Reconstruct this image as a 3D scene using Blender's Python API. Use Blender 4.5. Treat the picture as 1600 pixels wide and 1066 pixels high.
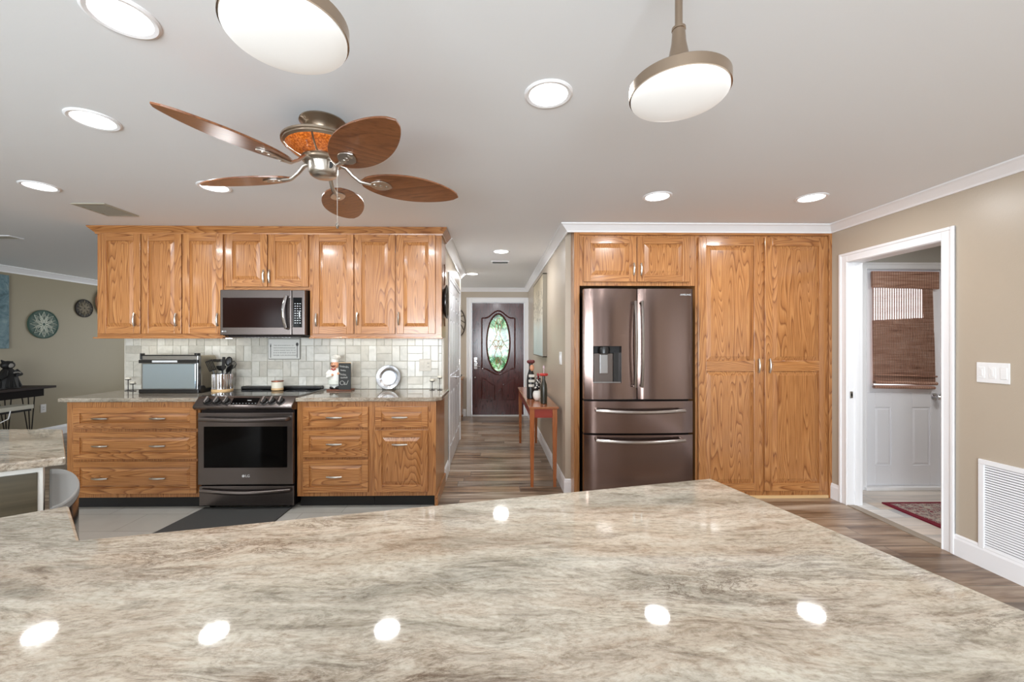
import bpy, bmesh, math, random
from math import sin, cos, pi, radians as RAD
from mathutils import Vector as V, Matrix
random.seed(7)
for o in list(bpy.data.objects): bpy.data.objects.remove(o)
SC = bpy.context.scene
COL = SC.collection

# ------------------------------------------------------------------ camera
cam_d = bpy.data.cameras.new('camera'); cam = bpy.data.objects.new('camera', cam_d); COL.objects.link(cam)
cam_d.sensor_width = 36.0; cam_d.lens = 36.0*650/1600
cam_d.shift_x = 17.7/1600; cam_d.shift_y = 4/1600
cam_d.clip_start = .02
cam.location = (0, 0, 1.356); cam.rotation_euler = (RAD(90), 0, RAD(-1.0))
SC.camera = cam

# ------------------------------------------------------------------ light, exposure
SC.view_settings.view_transform = 'Standard'; SC.view_settings.look = 'None'
SC.view_settings.gamma = 1; SC.view_settings.use_curve_mapping = False
SC.view_settings.exposure = 0.68
SC.cycles.caustics_reflective = False; SC.cycles.caustics_refractive = False
W = bpy.data.worlds.new('world'); SC.world = W; W.use_nodes = True
W.node_tree.nodes['Background'].inputs[0].default_value = (.86, .93, 1, 1)
W.node_tree.nodes['Background'].inputs[1].default_value = 1.6

def area(name, loc, rot, sx, sy, power, col=(1, 1, 1), shape='RECTANGLE', parent=None):
    d = bpy.data.lights.new(name, 'AREA'); d.shape = shape; d.size = sx
    if shape == 'RECTANGLE': d.size_y = sy
    d.energy = power; d.color = col
    o = bpy.data.objects.new(name, d); COL.objects.link(o)
    o.location = loc; o.rotation_euler = rot
    return o
# area lights out of view: at the added rear openings and in side rooms
area('slider_fill', (-.8, -3.45, 1.1), (RAD(119), 0, 0), 3.4, 2.1, 260, (.86, .94, 1))  # added fill behind the camera, tilted up to brighten the ceiling
area('living_rear_fill', (-4.9, -3.3, 1.3), (RAD(106), 0, 0), 1.8, 1.9, 24, (.92, .96, 1))  # added fill for the dim living room, at an unseen rear opening
area('living_back_fill', (-4.8, 8.5, 1.3), (RAD(-100), 0, 0), 1.8, 1.6, 14, (.95, .98, 1))  # added fill for the living room; its back wall has no window
area('laundry_light', (3.75, 2.6, 2.3), (0, 0, 0), .4, .4, 9, (1, .98, .95))  # unseen area light high in the laundry, no fixture built
area('foyer_light', (-2.6, 6.9, 1.5), (0, RAD(-90), 0), 1.2, 1.6, 22, (.95, .98, 1))  # unseen area light in the foyer, whose walls have no window
CAN_POWER = 5.0
CAN_COL = (.98, .99, 1)

# ------------------------------------------------------------------ materials
def new_mat(name):
    m = bpy.data.materials.new(name); m.use_nodes = True
    return m, m.node_tree, m.node_tree.nodes['Principled BSDF']
def srgb(r, g, b):
    f = lambda c: (c/255/12.92) if c/255 <= .04045 else ((c/255+.055)/1.055)**2.4
    return (f(r), f(g), f(b), 1)
def N(nt, typ, **kw):
    n = nt.nodes.new(typ)
    for k, v in kw.items():
        if k.startswith('i_'):
            key = k[2:]; key = int(key) if key.isdigit() else key.replace('_', ' ')
            n.inputs[key].default_value = v
        else: setattr(n, k, v)
    return n
def ramp(nt, fac, stops, interp='LINEAR'):
    r = nt.nodes.new('ShaderNodeValToRGB'); r.color_ramp.interpolation = interp
    e = r.color_ramp.elements
    while len(e) < len(stops): e.new(.5)
    for i, (p, c) in enumerate(stops): e[i].position = p; e[i].color = c
    nt.links.new(fac, r.inputs[0]); return r.outputs[0]
def math_(nt, op, a, b=None, clamp=False):
    n = nt.nodes.new('ShaderNodeMath'); n.operation = op; n.use_clamp = clamp
    for i, x in enumerate((a, b)):
        if x is None: continue
        if isinstance(x, (int, float)): n.inputs[i].default_value = x
        else: nt.links.new(x, n.inputs[i])
    return n.outputs[0]
def mix(nt, fac, a, b, mode='MIX'):
    n = nt.nodes.new('ShaderNodeMix'); n.data_type = 'RGBA'; n.blend_type = mode
    for sock, x in ((n.inputs[0], fac), (n.inputs[6], a), (n.inputs[7], b)):
        if isinstance(x, (int, float, tuple)): sock.default_value = x
        else: nt.links.new(x, sock)
    return n.outputs[2]
def coords(nt, scale=(1, 1, 1), rot=(0, 0, 0), rnd=True, world=False):
    if world:
        src = N(nt, 'ShaderNodeNewGeometry').outputs['Position']
    else:
        src = N(nt, 'ShaderNodeTexCoord').outputs['Object']
    mp = N(nt, 'ShaderNodeMapping'); nt.links.new(src, mp.inputs[0])
    mp.inputs['Scale'].default_value = scale; mp.inputs['Rotation'].default_value = rot
    if not rnd: return mp.outputs[0]
    oi = N(nt, 'ShaderNodeObjectInfo')
    a = N(nt, 'ShaderNodeVectorMath', operation='MULTIPLY_ADD')
    cmb = N(nt, 'ShaderNodeCombineXYZ')
    for i, k in enumerate((17.3, 9.1, 31.7)): nt.links.new(math_(nt, 'MULTIPLY', oi.outputs['Random'], k), cmb.inputs[i])
    a.inputs[1].default_value = (1, 1, 1)
    nt.links.new(mp.outputs[0], a.inputs[0]); nt.links.new(cmb.outputs[0], a.inputs[2])
    return a.outputs[0]
def noise(nt, vec, scale=5, detail=3, rough=.5, dist=0):
    n = N(nt, 'ShaderNodeTexNoise'); nt.links.new(vec, n.inputs['Vector'])
    n.inputs['Scale'].default_value = scale; n.inputs['Detail'].default_value = detail
    n.inputs['Roughness'].default_value = rough; n.inputs['Distortion'].default_value = dist
    return n.outputs['Fac']
def bump(nt, bsdf, h, strength=.2, dist=.002):
    b = N(nt, 'ShaderNodeBump'); b.inputs['Strength'].default_value = strength; b.inputs['Distance'].default_value = dist
    nt.links.new(h, b.inputs['Height']); nt.links.new(b.outputs[0], bsdf.inputs['Normal'])
def plain(name, col, rough=.5, metal=0, coat=0, emis=0, ecol=None, aniso=0, spec=.5):
    m, nt, b = new_mat(name)
    b.inputs['Base Color'].default_value = col; b.inputs['Roughness'].default_value = rough
    b.inputs['Metallic'].default_value = metal; b.inputs['Coat Weight'].default_value = coat
    b.inputs['Specular IOR Level'].default_value = spec
    if aniso: b.inputs['Anisotropic'].default_value = aniso
    if emis:
        b.inputs['Emission Color'].default_value = ecol or col; b.inputs['Emission Strength'].default_value = emis
    return m

def oak(name, axis, c0=(132, 80, 42), c1=(178, 122, 72), c2=(188, 135, 84), rings=13, rough=.28, coat=.35, k=1.0):
    """cathedral grained oak; axis = direction of the grain"""
    m, nt, b = new_mat(name)
    s = {'z': (8*k, 8*k, .75*k), 'x': (.75*k, 8*k, 8*k), 'y': (8*k, .75*k, 8*k)}[axis]
    f = {'z': (170, 170, 5), 'x': (5, 170, 170), 'y': (170, 5, 170)}[axis]
    v = coords(nt, s)
    n1 = noise(nt, v, 1.0, 1.2, .35, 0)
    saw = math_(nt, 'FRACT', math_(nt, 'MULTIPLY', n1, rings*2.0))
    vf = coords(nt, f)
    n2 = noise(nt, vf, 1.0, 2, .6)
    v3 = coords(nt, tuple(q*.35 for q in s))
    n3 = noise(nt, v3, 1.0, 2, .5)
    g = ramp(nt, saw, [(0, srgb(*c0)), (.1, srgb(*[(a+b_*2)//3 for a, b_ in zip(c0, c1)])), (.4, srgb(*c1)), (.85, srgb(*c2)), (1, srgb(*c0))])
    fine = ramp(nt, n2, [(.36, (.66, .58, .5, 1)), (.5, (1, 1, 1, 1))])
    g = mix(nt, .75, g, fine, 'MULTIPLY')
    tint = ramp(nt, n3, [(.3, (.88, .84, .8, 1)), (.7, (1.06, 1.05, 1.02, 1))])
    g = mix(nt, 1.0, g, tint, 'MULTIPLY')
    nt.links.new(g, b.inputs['Base Color'])
    b.inputs['Roughness'].default_value = rough; b.inputs['Coat Weight'].default_value = coat; b.inputs['Coat Roughness'].default_value = .12
    bump(nt, b, n2, .15, .001)
    return m
OAKZ = oak('oak_upright', 'z'); OAKX = oak('oak_level', 'x'); OAKY = oak('oak_deep', 'y')
DARKOAK = oak('cabinet_inside', 'z', (120, 70, 36), (150, 92, 50), (160, 100, 60))
TABLEWOOD = oak('cherry_table', 'y', (132, 74, 44), (160, 96, 60), (168, 106, 68), rough=.2)
TABLELEG = oak('cherry_leg', 'z', (140, 78, 40), (166, 98, 54), (174, 106, 60), rough=.25)
TABLERED = plain('red_apron', srgb(140, 44, 30), .3, coat=.3)
BLADE = oak('mahogany_blade', 'x', (100, 58, 34), (122, 76, 46), (130, 83, 51), rings=5, rough=.3, coat=.3)
WALNUT = oak('dark_walnut', 'y', (26, 15, 12), (38, 23, 18), (44, 27, 21), rough=.6, coat=0)
MAHOG = oak('front_door_mahogany', 'z', (60, 20, 20), (76, 28, 27), (84, 32, 30), rings=6, rough=.22, coat=.4)
LIGHTWOOD = plain('light_wood', srgb(214, 178, 130), .5)

def granite():
    m, nt, b = new_mat('fantasy_granite')
    pos = N(nt, 'ShaderNodeNewGeometry').outputs['Position']
    w = N(nt, 'ShaderNodeTexNoise'); nt.links.new(pos, w.inputs['Vector']); w.inputs['Scale'].default_value = 1.7; w.inputs['Detail'].default_value = 3
    off = N(nt, 'ShaderNodeVectorMath', operation='MULTIPLY_ADD'); nt.links.new(w.outputs['Color'], off.inputs[0])
    off.inputs[1].default_value = (.12, .14, .12); nt.links.new(pos, off.inputs[2])
    def mp(sc, rz=-.08):
        q = N(nt, 'ShaderNodeMapping'); nt.links.new(off.outputs[0], q.inputs[0])
        q.inputs['Scale'].default_value = sc; q.inputs['Rotation'].default_value = (0, 0, rz); return q.outputs[0]
    n1 = noise(nt, mp((1.5, 6.5, 6)), 1, 8, .68, .3)
    n2 = noise(nt, mp((8, 30, 24), -.03), 1, 10, .78, .8)
    n3 = noise(nt, mp((3.2, 13, 13), -.12), 1, 11, .78, .9)
    n4 = noise(nt, mp((70, 130, 90)), 1, 4, .7)
    n5 = noise(nt, mp((1.2, 3.0, 3)), 1, 2, .5)
    n6 = noise(nt, mp((1.6, 4.5, 4), .1), 1, 5, .6, .5)
    base = ramp(nt, n1, [(.32, srgb(92, 90, 82)), (.42, srgb(128, 120, 107)), (.50, srgb(166, 158, 145)), (.56, srgb(150, 134, 118)), (.62, srgb(124, 110, 96)), (.70, srgb(106, 102, 92))])
    st = ramp(nt, n2, [(.34, srgb(70, 60, 52)), (.43, srgb(132, 122, 109)), (.53, srgb(180, 173, 160)), (.62, srgb(136, 120, 104))])
    c = mix(nt, .5, base, st)
    cream = ramp(nt, n3, [(.5, (0, 0, 0, 1)), (.66, (1, 1, 1, 1))])
    c = mix(nt, math_(nt, 'MULTIPLY', cream, .5), c, srgb(190, 185, 172))
    ridge = math_(nt, 'ABSOLUTE', math_(nt, 'SUBTRACT', n3, .47))
    vein = ramp(nt, ridge, [(0, (1, 1, 1, 1)), (.022, (0, 0, 0, 1))])
    mask = ramp(nt, n5, [(.47, (0, 0, 0, 1)), (.66, (1, 1, 1, 1))])
    c = mix(nt, math_(nt, 'MULTIPLY', math_(nt, 'MULTIPLY', vein, mask), .8), c, srgb(78, 62, 50))
    c = mix(nt, .8, c, ramp(nt, n6, [(.36, (.70, .70, .68, 1)), (.47, (1, 1, 1, 1)), (.55, (1, .985, .96, 1)), (.66, (.80, .745, .69, 1))]), 'MULTIPLY')
    sp = ramp(nt, n4, [(.36, (.6, .56, .5, 1)), (.5, (1, 1, 1, 1)), (.64, (1.12, 1.12, 1.1, 1))])
    c = mix(nt, .55, c, sp, 'MULTIPLY')
    nt.links.new(c, b.inputs['Base Color'])
    b.inputs['Roughness'].default_value = .04; b.inputs['Specular IOR Level'].default_value = .5
    return m
GRANITE = granite()

def wallpaint(name, col, bs=.25, rough=.42):
    m, nt, b = new_mat(name)
    v = coords(nt, (1, 1, 1), rnd=False, world=True)
    n = noise(nt, v, 110, 3, .6)
    b.inputs['Base Color'].default_value = col; b.inputs['Roughness'].default_value = rough
    bump(nt, b, n, bs, .003)
    return m
WALL = wallpaint('beige_wall', srgb(183, 170, 153), .18, .34)
WALL2 = wallpaint('olive_beige_wall', srgb(160, 150, 126), .2, .4)
LAUNDRYWALL = wallpaint('laundry_wall', srgb(190, 186, 178))
CEIL = wallpaint('ceiling_paint', srgb(232, 234, 236), .08, .7)
TRIM = plain('white_trim', srgb(238, 238, 240), .3)
WHITEDOOR = plain('white_door_paint', srgb(236, 237, 242), .22, coat=.2)
GREYTRIM = plain('pale_grey_trim', srgb(188, 186, 180), .4)

def plankfloor(name, tones, wid=.152, ln=1.2, grout=srgb(104, 94, 84), contrast=1.0):
    m, nt, b = new_mat(name)
    pos = N(nt, 'ShaderNodeNewGeometry').outputs['Position']
    sx = N(nt, 'ShaderNodeSeparateXYZ'); nt.links.new(pos, sx.inputs[0])
    x, y = sx.outputs[0], sx.outputs[1]
    yr = math_(nt, 'DIVIDE', y, wid); row = math_(nt, 'FLOOR', yr)
    wn = N(nt, 'ShaderNodeTexWhiteNoise', noise_dimensions='1D'); nt.links.new(row, wn.inputs['W'])
    xr = math_(nt, 'ADD', math_(nt, 'DIVIDE', x, ln), wn.outputs['Value']); colm = math_(nt, 'FLOOR', xr)
    cm = N(nt, 'ShaderNodeCombineXYZ'); nt.links.new(row, cm.inputs[0]); nt.links.new(colm, cm.inputs[1])
    w2 = N(nt, 'ShaderNodeTexWhiteNoise', noise_dimensions='2D'); nt.links.new(cm.outputs[0], w2.inputs['Vector'])
    sc = N(nt, 'ShaderNodeVectorMath', operation='MULTIPLY'); nt.links.new(pos, sc.inputs[0]); sc.inputs[1].default_value = (1.3, 14, 1)
    ad = N(nt, 'ShaderNodeVectorMath', operation='MULTIPLY_ADD'); nt.links.new(w2.outputs['Color'], ad.inputs[0]); ad.inputs[1].default_value = (30, 30, 30); nt.links.new(sc.outputs[0], ad.inputs[2])
    n = noise(nt, ad.outputs[0], 1, 5, .62, .6)
    sc2 = N(nt, 'ShaderNodeVectorMath', operation='MULTIPLY'); nt.links.new(ad.outputs[0], sc2.inputs[0]); sc2.inputs[1].default_value = (3, 6, 1)
    nf = noise(nt, sc2.outputs[0], 1, 3, .6)
    c = ramp(nt, n, [(.28, srgb(*tones[0])), (.42, srgb(*tones[1])), (.56, srgb(*tones[2])), (.72, srgb(*tones[3]))])
    tint = ramp(nt, w2.outputs['Value'], [(.1, (.78, .78, .80, 1)), (.32, (1.18, 1.15, 1.12, 1)), (.5, (1.0, .86, .74, 1)), (.7, (1.22, 1.2, 1.17, 1)), (.9, (1.02, .84, .68, 1))])
    c = mix(nt, 1, c, tint, 'MULTIPLY')
    c = mix(nt, .35, c, ramp(nt, nf, [(.35, (.7, .67, .64, 1)), (.55, (1, 1, 1, 1))]), 'MULTIPLY')
    fy = math_(nt, 'FRACT', yr); fx = math_(nt, 'FRACT', xr)
    e1 = math_(nt, 'MINIMUM', fy, math_(nt, 'SUBTRACT', 1, fy)); e2 = math_(nt, 'MULTIPLY', math_(nt, 'MINIMUM', fx, math_(nt, 'SUBTRACT', 1, fx)), ln/wid)
    e = math_(nt, 'LESS_THAN', math_(nt, 'MINIMUM', e1, e2), .018)
    c = mix(nt, e, c, grout)
    nt.links.new(c, b.inputs['Base Color'])
    b.inputs['Roughness'].default_value = .3
    bump(nt, b, math_(nt, 'SUBTRACT', n, e), .15, .002)
    return m
PLANK = plankfloor('wood_look_plank_tile', [(58, 43, 33), (112, 92, 74), (150, 134, 118), (178, 166, 152)])
LPLANK = plankfloor('pale_plank_tile', [(170, 172, 176), (196, 198, 200), (214, 215, 216), (226, 226, 226)], grout=srgb(170, 170, 170))

def tilefloor():
    m, nt, b = new_mat('grey_porcelain_tile')
    pos = N(nt, 'ShaderNodeNewGeometry').outputs['Position']
    bt = N(nt, 'ShaderNodeTexBrick'); nt.links.new(pos, bt.inputs['Vector'])
    bt.inputs['Scale'].default_value = 1; bt.inputs['Brick Width'].default_value = .61; bt.inputs['Row Height'].default_value = .305
    bt.inputs['Mortar Size'].default_value = .0022; bt.inputs['Mortar Smooth'].default_value = 0
    bt.inputs['Color1'].default_value = srgb(170, 168, 161); bt.inputs['Color2'].default_value = srgb(178, 176, 170); bt.inputs['Mortar'].default_value = srgb(128, 122, 114)
    n = noise(nt, pos, 5, 5, .6, .5)
    c = mix(nt, .6, bt.outputs['Color'], ramp(nt, n, [(.3, (.86, .85, .83, 1)), (.6, (1.02, 1.02, 1.01, 1))]), 'MULTIPLY')
    nt.links.new(c, b.inputs['Base Color']); b.inputs['Roughness'].default_value = .35
    return m
TILE = tilefloor()

def splash_mat():
    m, nt, b = new_mat('marble_tile')
    g = N(nt, 'ShaderNodeNewGeometry')
    r = g.outputs['Random Per Island']
    cmb = N(nt, 'ShaderNodeCombineXYZ')
    for i, k in enumerate((40, 70, 90)): nt.links.new(math_(nt, 'MULTIPLY', r, k), cmb.inputs[i])
    a = N(nt, 'ShaderNodeVectorMath', operation='ADD'); nt.links.new(g.outputs['Position'], a.inputs[0]); nt.links.new(cmb.outputs[0], a.inputs[1])
    n = noise(nt, a.outputs[0], 9, 5, .6, 1.5)
    c = ramp(nt, r, [(0, srgb(186, 182, 172)), (.3, srgb(204, 200, 190)), (.6, srgb(214, 212, 204)), (.85, srgb(194, 188, 176)), (1, srgb(226, 225, 220))])
    c = mix(nt, .7, c, ramp(nt, n, [(.35, (.80, .80, .78, 1)), (.5, (.96, .96, .94, 1)), (.65, (1.06, 1.06, 1.05, 1))]), 'MULTIPLY')
    nt.links.new(c, b.inputs['Base Color']); b.inputs['Roughness'].default_value = .22
    return m
SPLASH = splash_mat(); GROUT = plain('grout', srgb(196, 192, 182), .8)

NICKEL = plain('brushed_nickel', srgb(196, 190, 182), .28, 1)
NICKELW = plain('warm_brushed_nickel', srgb(170, 155, 138), .3, 1)
CHROME = plain('chrome', srgb(215, 215, 218), .12, 1)
STEEL = plain('stainless', srgb(165, 165, 166), .25, 1)
BSTEEL = plain('black_stainless', srgb(112, 104, 101), .24, .92)
BSTEELW = plain('fridge_black_stainless', srgb(122, 104, 98), .15, .93)
BSTEELD = plain('black_stainless_side', srgb(38, 32, 32), .35, .7)
HANDLEM = plain('appliance_handle_steel', srgb(165, 158, 154), .2, 1)
BLACKGL = plain('black_glass', srgb(8, 7, 7), .06, 0, spec=.12)
BLACK = plain('matte_black', srgb(18, 17, 17), .6)
BLACKS = plain('satin_black', srgb(24, 23, 23), .3)
WHITEPL = plain('white_plastic', srgb(236, 236, 236), .3)
GREYPL = plain('grey_plastic', srgb(92, 94, 98), .4)
MATGREY = plain('charcoal_rubber', srgb(62, 62, 61), .8)
EMIT = plain('lamp_diffuser', (1, 1, 1, 1), .4, emis=5, ecol=(1, .985, .96, 1))
WHITE = plain('white_ceramic', srgb(238, 236, 230), .25)
LGREY = plain('display_text', srgb(205, 208, 210), .5)

# ------------------------------------------------------------------ mesh builder
class B:
    def __init__(s, M=None): s.v = []; s.f = []; s.m = []; s.sm = []; s.M = M
    def add(s, vs, fs, mi=0, sm=False):
        n = len(s.v)
        for p in vs:
            p = V(p)
            s.v.append(s.M @ p if s.M else p)
        for f in fs: s.f.append(tuple(i+n for i in f)); s.m.append(mi); s.sm.append(sm)
        return s
    def box(s, x0, x1, y0, y1, z0, z1, mi=0, bev=0, seg=2):
        if x0 > x1: x0, x1 = x1, x0
        if y0 > y1: y0, y1 = y1, y0
        if z0 > z1: z0, z1 = z1, z0
        vs = [(x0,y0,z0),(x1,y0,z0),(x1,y1,z0),(x0,y1,z0),(x0,y0,z1),(x1,y0,z1),(x1,y1,z1),(x0,y1,z1)]
        fs = [(0,3,2,1),(4,5,6,7),(0,1,5,4),(1,2,6,5),(2,3,7,6),(3,0,4,7)]
        if bev:
            bm = bmesh.new(); bv = [bm.verts.new(p) for p in vs]
            for f in fs: bm.faces.new([bv[i] for i in f])
            bmesh.ops.bevel(bm, geom=bm.edges[:], offset=min(bev, .45*min(x1-x0, y1-y0, z1-z0)), segments=seg, affect='EDGES', profile=.5)
            bm.verts.index_update(); vs = [tuple(q.co) for q in bm.verts]; fs = [tuple(q.index for q in f.verts) for f in bm.faces]; bm.free()
        return s.add(vs, fs, mi)
    def prism(s, poly, z0, z1, mi=0, bev=0, axis='z', sm=False):
        n = len(poly)
        if axis == 'z': P = lambda a, b, c: (a, b, c)
        elif axis == 'y': P = lambda a, b, c: (a, c, b)
        else: P = lambda a, b, c: (c, a, b)
        vs = [P(a, b, z0) for a, b in poly]+[P(a, b, z1) for a, b in poly]
        fs = [tuple(range(n))[::-1], tuple(range(n, 2*n))]+[(i, (i+1) % n, n+(i+1) % n, n+i) for i in range(n)]
        bm = bmesh.new(); bv = [bm.verts.new(p) for p in vs]
        for f in fs: bm.faces.new([bv[i] for i in f])
        bmesh.ops.recalc_face_normals(bm, faces=bm.faces[:])
        if bev: 
            ed = [e for e in bm.edges if e.calc_face_angle(0) > .6]
            bmesh.ops.bevel(bm, geom=ed, offset=bev, segments=2, affect='EDGES', profile=.5, clamp_overlap=True)
        bm.verts.index_update(); vs = [tuple(q.co) for q in bm.verts]; fs = [tuple(q.index for q in f.verts) for f in bm.faces]; bm.free()
        return s.add(vs, fs, mi, sm)
    def lathe(s, prof, c=(0, 0, 0), seg=32, mi=0, axis='z', sx=1, sy=1, cap=True):
        vs = []; fs = []; n = len(prof)
        for i in range(seg):
            a = 2*pi*i/seg
            for r, h in prof:
                x, y = r*cos(a)*sx, r*sin(a)*sy
                if axis == 'z': p = (c[0]+x, c[1]+y, c[2]+h)
                elif axis == 'y': p = (c[0]+x, c[1]+h, c[2]+y)
                else: p = (c[0]+h, c[1]+x, c[2]+y)
                vs.append(p)
        for i in range(seg):
            j = (i+1) % seg
            for k in range(n-1): fs.append((i*n+k, j*n+k, j*n+k+1, i*n+k+1))
        if cap:
            if prof[0][0] > 1e-6: fs.append(tuple(i*n for i in range(seg))[::-1])
            if prof[-1][0] > 1e-6: fs.append(tuple(i*n+n-1 for i in range(seg)))
        return s.add(vs, fs, mi, True)
    def tube(s, pts, r, seg=10, mi=0, closed=False, flat=1.0):
        pts = [V(p) for p in pts]; n = len(pts); vs = []; fs = []
        rr = r if isinstance(r, (list, tuple)) else [r]*n
        up = None
        for i, p in enumerate(pts):
            if closed: t = pts[(i+1) % n]-pts[i-1]
            else: t = pts[min(i+1, n-1)]-pts[max(i-1, 0)]
            t = t.normalized() if t.length > 1e-9 else V((0, 0, 1))
            if up is None: up = V((0, 0, 1)) if abs(t.z) < .9 else V((0, 1, 0))
            a = t.cross(up)
            if a.length < 1e-4: a = t.cross(V((1, 0, 0)))
            a.normalize(); b_ = a.cross(t).normalized(); up = b_
            for k in range(seg):
                q = 2*pi*k/seg; vs.append(p+a*rr[i]*cos(q)+b_*rr[i]*flat*sin(q))
        m = n if closed else n-1
        for i in range(m):
            j = (i+1) % n
            for k in range(seg): l = (k+1) % seg; fs.append((i*seg+k, i*seg+l, j*seg+l, j*seg+k))
        if not closed: fs.append(tuple(range(seg))[::-1]); fs.append(tuple((n-1)*seg+k for k in range(seg)))
        return s.add(vs, fs, mi, True)
    def ball(s, c, rx, ry=None, rz=None, seg=20, mi=0):
        ry = ry or rx; rz = rz or rx; n = seg//2
        vs = []; fs = []
        for i in range(n+1):
            t = pi*i/n
            for k in range(seg):
                a = 2*pi*k/seg; vs.append((c[0]+rx*sin(t)*cos(a), c[1]+ry*sin(t)*sin(a), c[2]+rz*cos(t)))
        for i in range(n):
            for k in range(seg): l = (k+1) % seg; fs.append((i*seg+k, (i+1)*seg+k, (i+1)*seg+l, i*seg+l))
        return s.add(vs, fs, mi, True)
    def sweep(s, path, prof, mi=0, closed=False):
        """profile (out, z) swept on a plan path with mitred corners; out is to the left of travel"""
        n = len(path); vs = []; fs = []; k = len(prof)
        P = [V((p[0], p[1])) for p in path]
        for i in range(n):
            d1 = (P[i]-P[i-1]).normalized() if (i > 0 or closed) else None
            d2 = (P[(i+1) % n]-P[i]).normalized() if (i < n-1 or closed) else None
            if d1 is None: d1 = d2
            if d2 is None: d2 = d1
            n1 = V((-d1.y, d1.x)); n2 = V((-d2.y, d2.x)); mm = (n1+n2).normalized(); sc = 1/max(.2, mm.dot(n1))
            for o, z in prof: q = P[i]+mm*o*sc; vs.append((q.x, q.y, z))
        for i in range(n if closed else n-1):
            j = (i+1) % n
            for a in range(k): b_ = (a+1) % k; fs.append((i*k+a, j*k+a, j*k+b_, i*k+b_))
        if not closed: fs.append(tuple(range(k))); fs.append(tuple((n-1)*k+a for a in range(k))[::-1])
        return s.add(vs, fs, mi)
    def nest(s, rects, mi=0):
        vs = []; fs = []
        for x0, x1, z0, z1, y in rects: vs += [(x0, y, z0), (x1, y, z0), (x1, y, z1), (x0, y, z1)]
        for i in range(len(rects)-1):
            for k in range(4): l = (k+1) % 4; fs.append((i*4+k, i*4+l, i*4+4+l, i*4+4+k))
        q = (len(rects)-1)*4; fs.append((q, q+1, q+2, q+3))
        return s.add(vs, fs, mi)
    def build(s, name, mats, parent=None, local=False, smooth=True, label=None, ang=32):
        if not isinstance(mats, (list, tuple)): mats = [mats]
        me = bpy.data.meshes.new(name)
        off = V((0, 0, 0))
        if parent is not None and not local:
            q = parent
            while q: off += q.location; q = q.parent
        me.from_pydata([tuple(p-off) for p in s.v], [], s.f)
        for m in mats: me.materials.append(m)
        me.polygons.foreach_set('material_index', s.m)
        bm = bmesh.new(); bm.from_mesh(me); bmesh.ops.recalc_face_normals(bm, faces=bm.faces[:]); bm.to_mesh(me); bm.free()
        if smooth:
            me.set_sharp_from_angle(angle=RAD(ang)); me.polygons.foreach_set('use_smooth', s.sm)
        me.update()
        o = bpy.data.objects.new(name, me); COL.objects.link(o)
        if parent is not None: o.parent = parent
        if label: o['label'] = label
        return o

def thing(name, loc, label, cat, group=None, rz=0):
    o = bpy.data.objects.new(name, None); COL.objects.link(o); o.location = loc; o.rotation_euler = (0, 0, rz)
    o.empty_display_size = .05
    o['label'] = label; o['category'] = cat
    if group: o['group'] = group
    return o
def tag(o, label, cat, group=None):
    o['label'] = label; o['category'] = cat
    if group: o['group'] = group
    return o
def struct(b, name, mats, **kw):
    o = b.build(name, mats, **kw); o['kind'] = 'structure'; return o
def copy_tree(o, parent=None):
    c = o.copy(); COL.objects.link(c)
    if parent is not None: c.parent = parent
    for ch in list(o.children): copy_tree(ch, c)
    return c
def text_obj(name, body, size, loc, rot, mat, parent, depth=.0006, xs=1.0):
    cu = bpy.data.curves.new(name, 'FONT'); cu.body = body; cu.size = size; cu.extrude = depth; cu.align_x = 'CENTER'; cu.align_y = 'CENTER'
    t = bpy.data.objects.new(name, cu); me = bpy.data.meshes.new_from_object(t)
    bpy.data.objects.remove(t)
    M = Matrix.Translation(V(loc)) @ rot.to_4x4() @ Matrix.Diagonal((xs, 1, 1, 1))
    off = V((0, 0, 0)); q = parent
    while q: off += q.location; q = q.parent
    me.transform(Matrix.Translation(-off) @ M)
    me.materials.clear(); me.materials.append(mat)
    o = bpy.data.objects.new(name, me); COL.objects.link(o); o.parent = parent
    return o
FRONT = Matrix.Rotation(RAD(90), 3, 'X')      # text standing upright, read from -Y

# panelled leaf facing -Y : cols / rows are the panel openings
def leaf(b, x0, x1, z0, z1, yf, th, cols, rows, mv=0, mh=1, mp=0, slope=.028, rec=.009, back=True, outer=.0025):
    yb = yf+rec+.001
    b.box(x0, x1, yb, yf+th, z0, z1, mp)
    xs = [x0]+[q for c in cols for q in c]+[x1]
    for i in range(0, len(xs), 2): b.box(xs[i], xs[i+1], yf, yb, z0, z1, mv, bev=outer)
    zs = [z0]+[q for r in rows for q in r]+[z1]
    for a, c in cols:
        for i in range(0, len(zs), 2): b.box(a, c, yf, yb, zs[i], zs[i+1], mh, bev=outer*.6)
        for r0, r1 in rows:
            s = min(slope, (r1-r0)*.3, (c-a)*.3)
            b.nest([(a, c, r0, r1, yb-.0005), (a+.005, c-.005, r0+.005, r1-.005, yb-.001), (a+.005+s, c-.005-s, r0+.005+s, r1-.005-s, yf+.0005), (a+.008+s, c-.008-s, r0+.008+s, r1-.008-s, yf+.0005)], mp)
def pull_v(x, y, zc, L, parent):      # arched bar pull, upright
    b = B(); n = 8
    b.tube([(x, y-.016-.010*sin(pi*i/n), zc-L/2+L*i/n) for i in range(n+1)], [.0055+.003*sin(pi*i/n) for i in range(n+1)], 8)
    for s in (-1, 1): b.tube([(x, y+.002, zc+s*L*.4), (x, y-.018, zc+s*L*.4)], .0045, 8)
    return b.build('handle', NICKEL, parent)
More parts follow.
